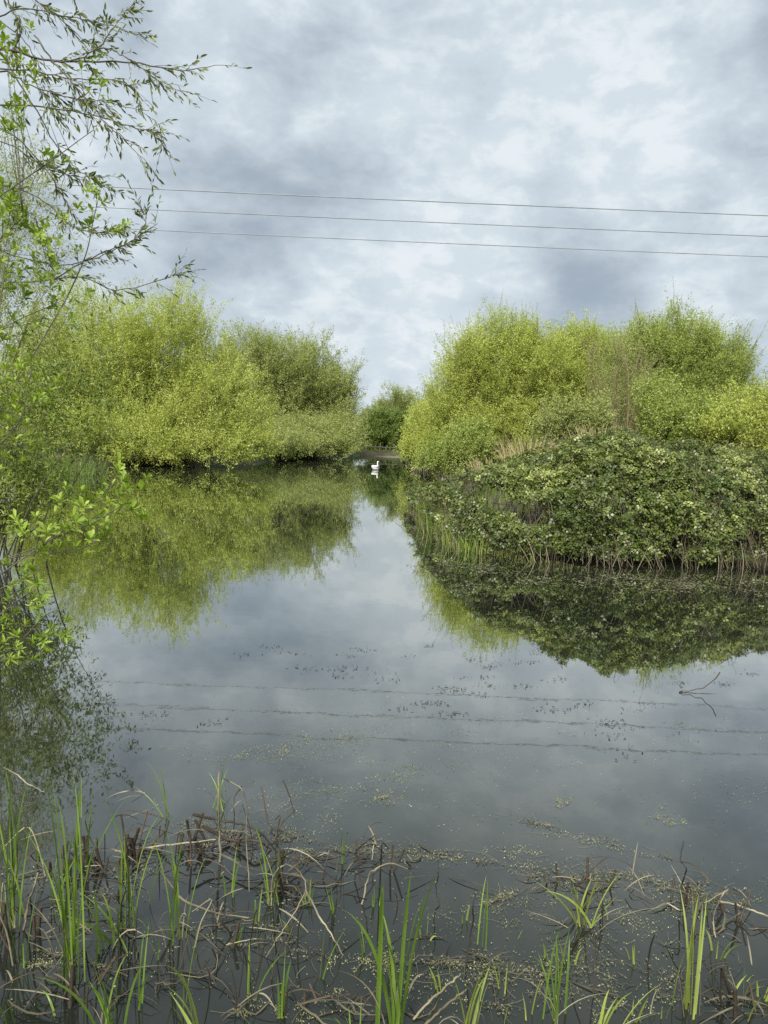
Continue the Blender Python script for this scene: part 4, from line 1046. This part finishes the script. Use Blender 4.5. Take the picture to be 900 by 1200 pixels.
# dead stems: pixel paths standing in or lying on the water
def dead_stem(pts, r, mat, label, cat='dead stem', group='dead sedge stems', d=None, taper=0.6, n_=18, tint=None, name='dead_reed', base=None):
    if d is None:
        bx, by = base or max(pts, key=lambda q_: q_[1]); d = dist_at(bx, by)
    P = smooth([at(a, b, d + 0.04 * math.sin(i * 2.1)) for i, (a, b) in enumerate(pts)], n_)
    P += rng.normal(0, 0.0016, P.shape); r = r * 0.72
    P[:, 2] = np.maximum(P[:, 2], -0.02)
    m_ = MB(); tubes(m_, P, np.linspace(r, r * taper, n_) * rng.uniform(0.72, 1.2, n_), 6, rng.random() if tint is None else tint, cap=True)
    o = m_.build(name, MAT[mat], smooth=True, origin=P[0])
    return tag(o, label, cat, group)
DS = [
    ([(258, 1010), (257, 975), (256, 940), (257, 905)], 0.009, 'straw', 'straight brown stalk under the small crowning green tuft', 0.35),
    ([(262, 913), (272, 917), (283, 924), (288, 940), (289, 985), (292, 1045)], 0.005, 'straw', 'tall bent stalk with hanging tip right of the small crowning tuft', 0.5),
    ([(283, 922), (276, 932), (274, 945), (275, 958)], 0.005, 'rot', 'dark curled leaf hanging from the tall bent stalk', 0.8),
    ([(226, 955), (262, 962), (300, 972), (328, 1003)], 0.009, 'rot', 'thick dark stem lying on the water behind the arching dead stems', 0.3),
    ([(238, 968), (270, 985), (300, 985), (318, 996)], 0.011, 'rot', 'thickest rotten stem, lying just below the long dark one', 0.6),
    ([(135, 998), (180, 992), (215, 988), (252, 984)], 0.006, 'straw', 'long pale straw lying level across the left water', 1.0),
    ([(428, 1020), (417, 1000), (428, 988), (439, 978)], 0.005, 'rot', 'dark stem bent into a knee left of the broad tuft tip', 0.2),
    ([(439, 978), (438, 990), (436, 1008)], 0.005, 'straw', 'short pale upright straw at the dark bent knee', 0.9),
    ([(424, 1060), (431, 1030), (440, 1018), (460, 1012), (478, 1019)], 0.006, 'straw', 'pale bent stem arching right below the dark bent knee', 0.6),
    ([(318, 1062), (319, 1030), (330, 1015), (345, 1016), (356, 1030), (359, 1050)], 0.005, 'straw', 'pale stem arching over in a hoop in the left middle tangle', 0.7),
    ([(320, 1050), (335, 1042), (350, 1045)], 0.006, 'rot', 'dark curved stem caught under the hooped one', 0.3),
    ([(358, 1043), (375, 1075), (390, 1098), (402, 1120)], 0.006, 'straw', 'pale split stem sloping down right from the hooped one', 1.0),
    ([(358, 1045), (345, 1070), (328, 1095), (312, 1122)], 0.004, 'straw', 'thin stem sloping down left from the hooped one', 0.6),
    ([(188, 1020), (210, 1050), (236, 1064), (262, 1072), (318, 1080)], 0.007, 'straw', 'reddish brown leaf stalk curving down right, left of centre', 0.45),
    ([(300, 1012), (330, 1005), (365, 1012), (398, 1035)], 0.005, 'rot', 'long dark stem arching toward the middle over open water', 0.3),
    ([(28, 1090), (33, 1060), (40, 1040), (44, 1024)], 0.008, 'straw', 'rust coloured dead blade standing near the left edge', 0.3),
    ([(4, 900), (20, 908), (32, 918), (52, 928)], 0.006, 'straw', 'pale broken straw sloping right at the left edge above the sedges', 1.0),
    ([(842, 1056), (862, 1060), (885, 1068), (912, 1078)], 0.007, 'straw', 'pale straw lying out to the right edge', 1.0),
    ([(850, 1089), (875, 1088), (915, 1085)], 0.005, 'rot', 'straight black stem lying out to the right edge below the pale straw', 0.1),
    ([(798, 1062), (800, 1035), (804, 1018), (797, 1008), (801, 985)], 0.005, 'rot', 'kinked black stalk standing above the thick yellow-green stem', 0.1),
    ([(845, 1135), (846, 1160), (862, 1178), (880, 1196)], 0.006, 'rot', 'dark broken stem below the small bent green leaf', 0.1),
    ([(515, 1062), (511, 1040), (514, 1025), (513, 1008)], 0.004, 'rot', 'lone thin black stem right of the broad bright tuft', 0.1),
    ([(545, 1135), (553, 1085), (555, 1060), (557, 1040)], 0.005, 'rot', 'blackened stem under the two thin blades', 0.1),
    ([(495, 1205), (515, 1185), (538, 1166), (547, 1160)], 0.007, 'straw', 'rusty flat blade leaning left of the yellow-green bottom tuft', 0.3),
    ([(484, 1195), (505, 1172), (530, 1150), (540, 1142)], 0.006, 'straw', 'grey-green dead blade parallel to and above the rusty one', 0.8),
    ([(672, 1035), (690, 1045), (706, 1062), (703, 1075)], 0.008, 'rot', 'dark stem lying through the sprawling light green tuft', 0.5),
    ([(838, 1098), (836, 1075), (845, 1050), (852, 1043), (826, 1058)], 0.005, 'straw', 'bent pale stem folded over near the right edge', 0.8),
    ([(205, 1110), (255, 1108), (300, 1100)], 0.004, 'straw', 'thin pale straw afloat left of centre below the reddish stalk', 0.9),
]
for pts, r, mt, lb, tn in DS:
    dead_stem(pts, r, mt, lb, tint=tn)
# floating twig out on the water
tw = thing('floating_branch', 'forked dark twig sticking out of the open water right of centre', 'branch', ground(800, 812))
m_ = MB()
d = dist_at(805, 812)
for pts, r in (([(845, 787), (835, 798), (822, 806), (808, 810), (797, 810), (806, 815), (818, 822)], 0.0045), ([(797, 811), (806, 818), (820, 832), (836, 842)], 0.005), ([(820, 824), (828, 825), (832, 822)], 0.003)):
    P = smooth([at(a, b, d) for a, b in pts], 18) + rng.normal(0, 0.006, (18, 3)); P[:, 2] = np.maximum(P[:, 2], 0.0)
    tubes(m_, P, np.linspace(r, r * 0.25, 18), 6)
m_.build('twig', MAT['rot'], tw, smooth=True)

# broken-down tussocks: short stubs and tangled dead leaves
def tangle(px, py, sx, sy, n_, label, stub=0, long_=0.25, hi=0.10):
    c = ground(px, py); d = c[1]
    t_ = thing('dead_sedge_tussock', label, 'tussock', (c[0], c[1], 0.0), 'rotting sedge tussocks')
    m1, m2 = MB(), MB()
    wx_ = sx / 900 * d; wy_ = abs(ground(px, py - sy)[1] - d)
    P0 = np.stack([c[0] + rng.normal(0, wx_ * 0.5, n_), c[1] + rng.normal(0, wy_ * 0.5, n_), rng.uniform(0.0, hi, n_)], -1)
    a = rng.uniform(0, 6.28, n_); L = rng.uniform(0.3, 1.0, n_) * long_
    dr = np.stack([np.cos(a), np.sin(a) * 0.7, rng.normal(0.15, 0.4, n_)], -1)
    t = np.linspace(0, 1, 7)
    P = P0[:, None] + dr[:, None] * L[:, None, None] * t[None, :, None] + np.array([0, 0, -0.8]) * (L[:, None] * t[None] ** 2)[..., None] * rng.uniform(0, 1, (n_, 1, 1))
    P[..., 2] = np.clip(P[..., 2], -0.012, None)
    h_ = n_ // 2
    tubes(m1, P[:h_], np.full((h_, 7), 0.0022) * rng.uniform(0.5, 1.6, (h_, 1)), 4, rng.random(h_))
    ribbons(m2, P[h_:], np.full((n_ - h_, 7), 0.0028) * np.array([.6, 1, 1, 1, .8, .5, .1]), rng.random(n_ - h_) ** 1.5)
    if stub:
        b_ = np.stack([c[0] + rng.normal(0, wx_ * 0.3, stub), c[1] + rng.normal(0, wy_ * 0.25, stub), np.full(stub, -0.05)], -1)
        e = b_ + np.stack([rng.normal(0, 0.04, stub), rng.normal(0, 0.03, stub), rng.uniform(0.08, 0.2, stub)], -1)
        tubes(m1, np.stack([b_, (b_ + e) / 2, e], 1), np.full((stub, 3), 0.006) * rng.uniform(0.6, 1.3, (stub, 1)), 6, rng.random(stub), cap=True)
    m1.build('dead_stems', MAT['rot'], t_); m2.build('dead_leaves', MAT['straw'], t_)  # first part is the rotten stems and stubs, second the dead leaves
tangle(108, 1015, 70, 25, 22, 'brown rotting tussock of short stubs right of the tallest sedge tuft', 16)
tangle(40, 1100, 90, 40, 22, 'dark rotting tussock at the foot of the left edge sedges', 6)
tangle(225, 1005, 60, 30, 17, 'rotting tussock with one thick black stump at the end of the long pale straw', 8)
tangle(275, 985, 70, 25, 17, 'tangle of dead leaves on the thickest rotten stem', 4)
tangle(340, 1040, 45, 30, 17, 'tangle of dead leaves round the hooped stem', 5)
tangle(430, 1010, 60, 20, 17, 'mat of brown leaves around the dark bent knee', 3)
tangle(155, 1000, 18, 40, 11, 'upright pale brown dry sheath of dead leaves beside the thin sedge tuft', 14, 0.2, 0.22)
tangle(690, 1040, 80, 20, 11, 'dead leaf mat under the sprawling light green tuft', 3)
tangle(790, 1060, 45, 30, 13, 'hanging brown leaves left of the thick yellow-green stem', 4, 0.25, 0.16)
tangle(850, 1075, 40, 25, 9, 'loose tangle of dead leaves at the inner end of the right edge straws', 3)
tangle(860, 1175, 60, 30, 9, 'dark tangle in the bottom right corner', 4)
tangle(360, 1185, 70, 20, 12, 'low tangle at the bottom edge left of the middle', 2)
tangle(250, 1100, 120, 40, 15, 'scattered dead stems in the dark water left of centre', 3, 0.3)
tangle(80, 1170, 90, 30, 15, 'wet black stems round the foot of the tallest sedge tuft', 4, 0.3)

# ------------------------------------------------------------------ things afloat that nobody could count
def afloat(name, mat, patches, size, zoff, aspect=0.8, fibres=0.0):
    m_ = MB()
    for px, py, sx, sy, n_, ang in patches:
        ns = max(2, n_ // 18)
        cc = np.stack([rng.normal(0, sx * 0.5, ns), rng.normal(0, sy * 0.5, ns)], -1)
        k = rng.integers(0, ns, n_)
        o_ = cc[k] + rng.normal(0, 1, (n_, 2)) * np.array([sx * 0.07 + 0.8, sy * 0.10 + 0.5])
        ca, sa = math.cos(R(ang)), math.sin(R(ang))
        pxs = px + o_[:, 0] * ca - o_[:, 1] * sa; pys = py + o_[:, 0] * sa + o_[:, 1] * ca
        v = np.stack([(pxs - 450) / F_PX, (600 - pys) / F_PX, -np.ones(n_)], -1) @ M3.T
        P = np.array([0, 0, CAM_H]) + v * (-CAM_H / v[:, 2])[:, None]
        ok = (P[:, 1] > 1.0) & (P[:, 1] < 14.5)
        P = P[ok]; q_ = len(P)
        if q_ == 0: continue
        P[:, 2] = zoff + rng.uniform(0, 0.003, q_)
        a0 = rng.uniform(0, 6.28, q_); r_ = size * rng.uniform(0.35, 1.1, q_) ** 1.3
        an = np.arange(6) * np.pi / 3
        asp = aspect * rng.uniform(0.5, 1.2, q_)
        lx = np.cos(an)[None] * r_[:, None]; ly = np.sin(an)[None] * (r_ * asp)[:, None]
        V = P[:, None] + np.stack([lx * np.cos(a0)[:, None] - ly * np.sin(a0)[:, None], lx * np.sin(a0)[:, None] + ly * np.cos(a0)[:, None], rng.normal(0, 0.0012, lx.shape)], -1)
        m_.add(V.reshape(-1, 3), np.arange(q_ * 6).reshape(q_, 6), rng.random(q_))
        if fibres:                          # bits of thread-like weed lying on the water
            kf = int(q_ * fibres); j = rng.integers(0, q_, kf)
            a1 = rng.uniform(0, 6.28, kf); l_ = 0.09 * rng.random(kf) ** 2 + 0.006
            t = np.linspace(0, 1, 4)
            dv = np.stack([np.cos(a1), np.sin(a1), np.zeros(kf)], -1); pv = np.stack([-np.sin(a1), np.cos(a1), np.zeros(kf)], -1)
            F_ = P[j][:, None] + dv[:, None] * (t[None] * l_[:, None])[..., None] + pv[:, None] * (t[None] ** 2 * (l_ * rng.normal(0, 0.4, kf))[:, None])[..., None]
            F_[..., 2] = zoff + 0.001
            ribbons(m_, F_, np.full((kf, 4), 0.00055), rng.random(kf) ** 1.8, fold=0.0, side=pv)
    o = m_.build(name, MAT[mat])
    return tag(o, kind='stuff')
DW = [(400, 865, 60, 16, 420, -8), (320, 882, 80, 12, 380, 0), (270, 888, 60, 10, 220, 0), (455, 935, 22, 7, 170, 0), (662, 941, 14, 8, 120, 0), (785, 965, 28, 10, 170, 15),
      (690, 985, 90, 7, 260, 14), (610, 1010, 50, 14, 220, 5), (505, 1003, 50, 10, 200, 15), (690, 1032, 80, 20, 420, 5), (650, 1130, 110, 50, 480, 0), (540, 1150, 90, 40, 420, 0),
      (730, 1165, 80, 40, 320, 0), (330, 1185, 70, 14, 300, 0), (60, 1125, 30, 12, 200, 0), (320, 960, 90, 30, 350, 0), (380, 925, 120, 20, 420, 0), (430, 1130, 40, 20, 260, 0),
      (820, 900, 120, 60, 160, 0), (760, 1080, 100, 40, 420, 0), (600, 1060, 80, 25, 380, -12), (450, 1000, 450, 130, 760, 0), (450, 1120, 450, 90, 640, 0), (430, 850, 330, 30, 260, 0),
      (860, 1050, 60, 30, 160, 0), (470, 905, 60, 14, 160, 0), (530, 880, 80, 20, 160, 0), (660, 860, 20, 6, 50, 0), (560, 850, 380, 40, 520, 0), (480, 915, 420, 40, 420, 0), (400, 870, 160, 22, 300, -5), (820, 855, 30, 10, 60, 10)]
afloat('duckweed', 'duckweed', [(a, b, c, d, int(e * 1.25), f) for a, b, c, d, e, f in DW], 0.0033, 0.003, 0.6, 0.03)
FD = [(285, 975, 90, 8, 260, 10), (390, 1000, 110, 10, 360, -3), (520, 1000, 80, 8, 160, 12), (690, 1028, 160, 9, 360, 5), (820, 1050, 70, 14, 220, 12), (520, 1130, 200, 8, 300, 4), (600, 1045, 60, 10, 160, -25),
      (690, 982, 120, 5, 160, 14), (120, 1030, 120, 40, 300, 0), (640, 1150, 120, 40, 260, 0), (60, 1130, 60, 12, 160, 0), (300, 1085, 140, 20, 160, 0), (760, 1160, 120, 40, 200, 0)]
afloat('floating_debris', 'debris', FD, 0.0065, 0.004, 0.45, 0.35)
SK = [(400, 790, 160, 14, 70, 2), (370, 765, 120, 10, 60, 2), (480, 830, 120, 12, 50, 2), (560, 810, 120, 14, 60, 3), (750, 835, 140, 20, 70, 3), (840, 790, 80, 14, 40, 3), (640, 790, 160, 12, 50, 0), (190, 830, 120, 20, 40, 0), (700, 900, 200, 60, 40, 0), (500, 760, 40, 12, 20, 0), (600, 770, 80, 14, 40, 0)]
afloat('dark_floating_scales', 'speck', [(a, b, c, d, int(e * 1.7), f) for a, b, c, d, e, f in SK], 0.014, 0.004, 0.35)
BD = [(600, 672, 150, 10, 260, 3), (720, 682, 220, 10, 420, 1), (830, 688, 160, 10, 420, 0), (560, 664, 70, 7, 120, 8), (800, 678, 220, 6, 300, 0)]
afloat('shore_debris', 'debris', BD, 0.03, 0.004, 0.4)

# matted reed litter lying in the shallows: flattened, split, muddy leaves in drift lines
m_ = MB()
LIT = [(108, 1018, 90, 26, 16), (60, 1075, 110, 40, 16), (225, 1000, 70, 20, 14), (285, 982, 80, 12, 16), (340, 1042, 60, 22, 14), (425, 1008, 90, 12, 16), (270, 1085, 130, 20, 12), (520, 1130, 160, 10, 8),
       (685, 1036, 90, 14, 11), (800, 1058, 80, 24, 9), (865, 1080, 50, 20, 7), (150, 1150, 160, 40, 14), (380, 1185, 160, 14, 12), (640, 1150, 160, 40, 7), (860, 1170, 60, 24, 7), (600, 1030, 60, 16, 4)]
for px, py, sx, sy, k in LIT:
    pxs = px + rng.normal(0, sx * 0.5, k); pys = py + rng.normal(0, sy * 0.5, k)
    P0 = np.array([ground(a, b) for a, b in zip(pxs, pys)]); P0[:, 2] = rng.uniform(0.002, 0.022, k)
    a = rng.normal(0, 0.7, k); L = rng.uniform(0.05, 0.26, k)
    t = np.linspace(-0.5, 0.5, 7)
    d0 = np.stack([np.cos(a), np.sin(a), rng.normal(0, 0.03, k)], -1); p0 = np.stack([-np.sin(a), np.cos(a), np.zeros(k)], -1)
    P = P0[:, None] + d0[:, None] * (t[None] * L[:, None])[..., None] + p0[:, None] * (t[None] ** 2 * (L * rng.normal(0, 1.0, k))[:, None])[..., None] + rng.normal(0, 0.0025, (k, 7, 3))
    P[..., 2] = np.maximum(P[..., 2] - 0.10 * L[:, None] * (2 * t[None]) ** 2 * 0.5, 0.0015)
    w = rng.uniform(0.0015, 0.0055, k)[:, None] * np.array([0.3, 0.8, 1, 1, 0.9, 0.6, 0.15]) * rng.uniform(0.6, 1.2, (k, 7))
    ribbons(m_, P, w, rng.random(k) ** 2.2, fold=0.15, side=p0)
tag(m_.build('reed_litter', MAT['litter']), kind='stuff')
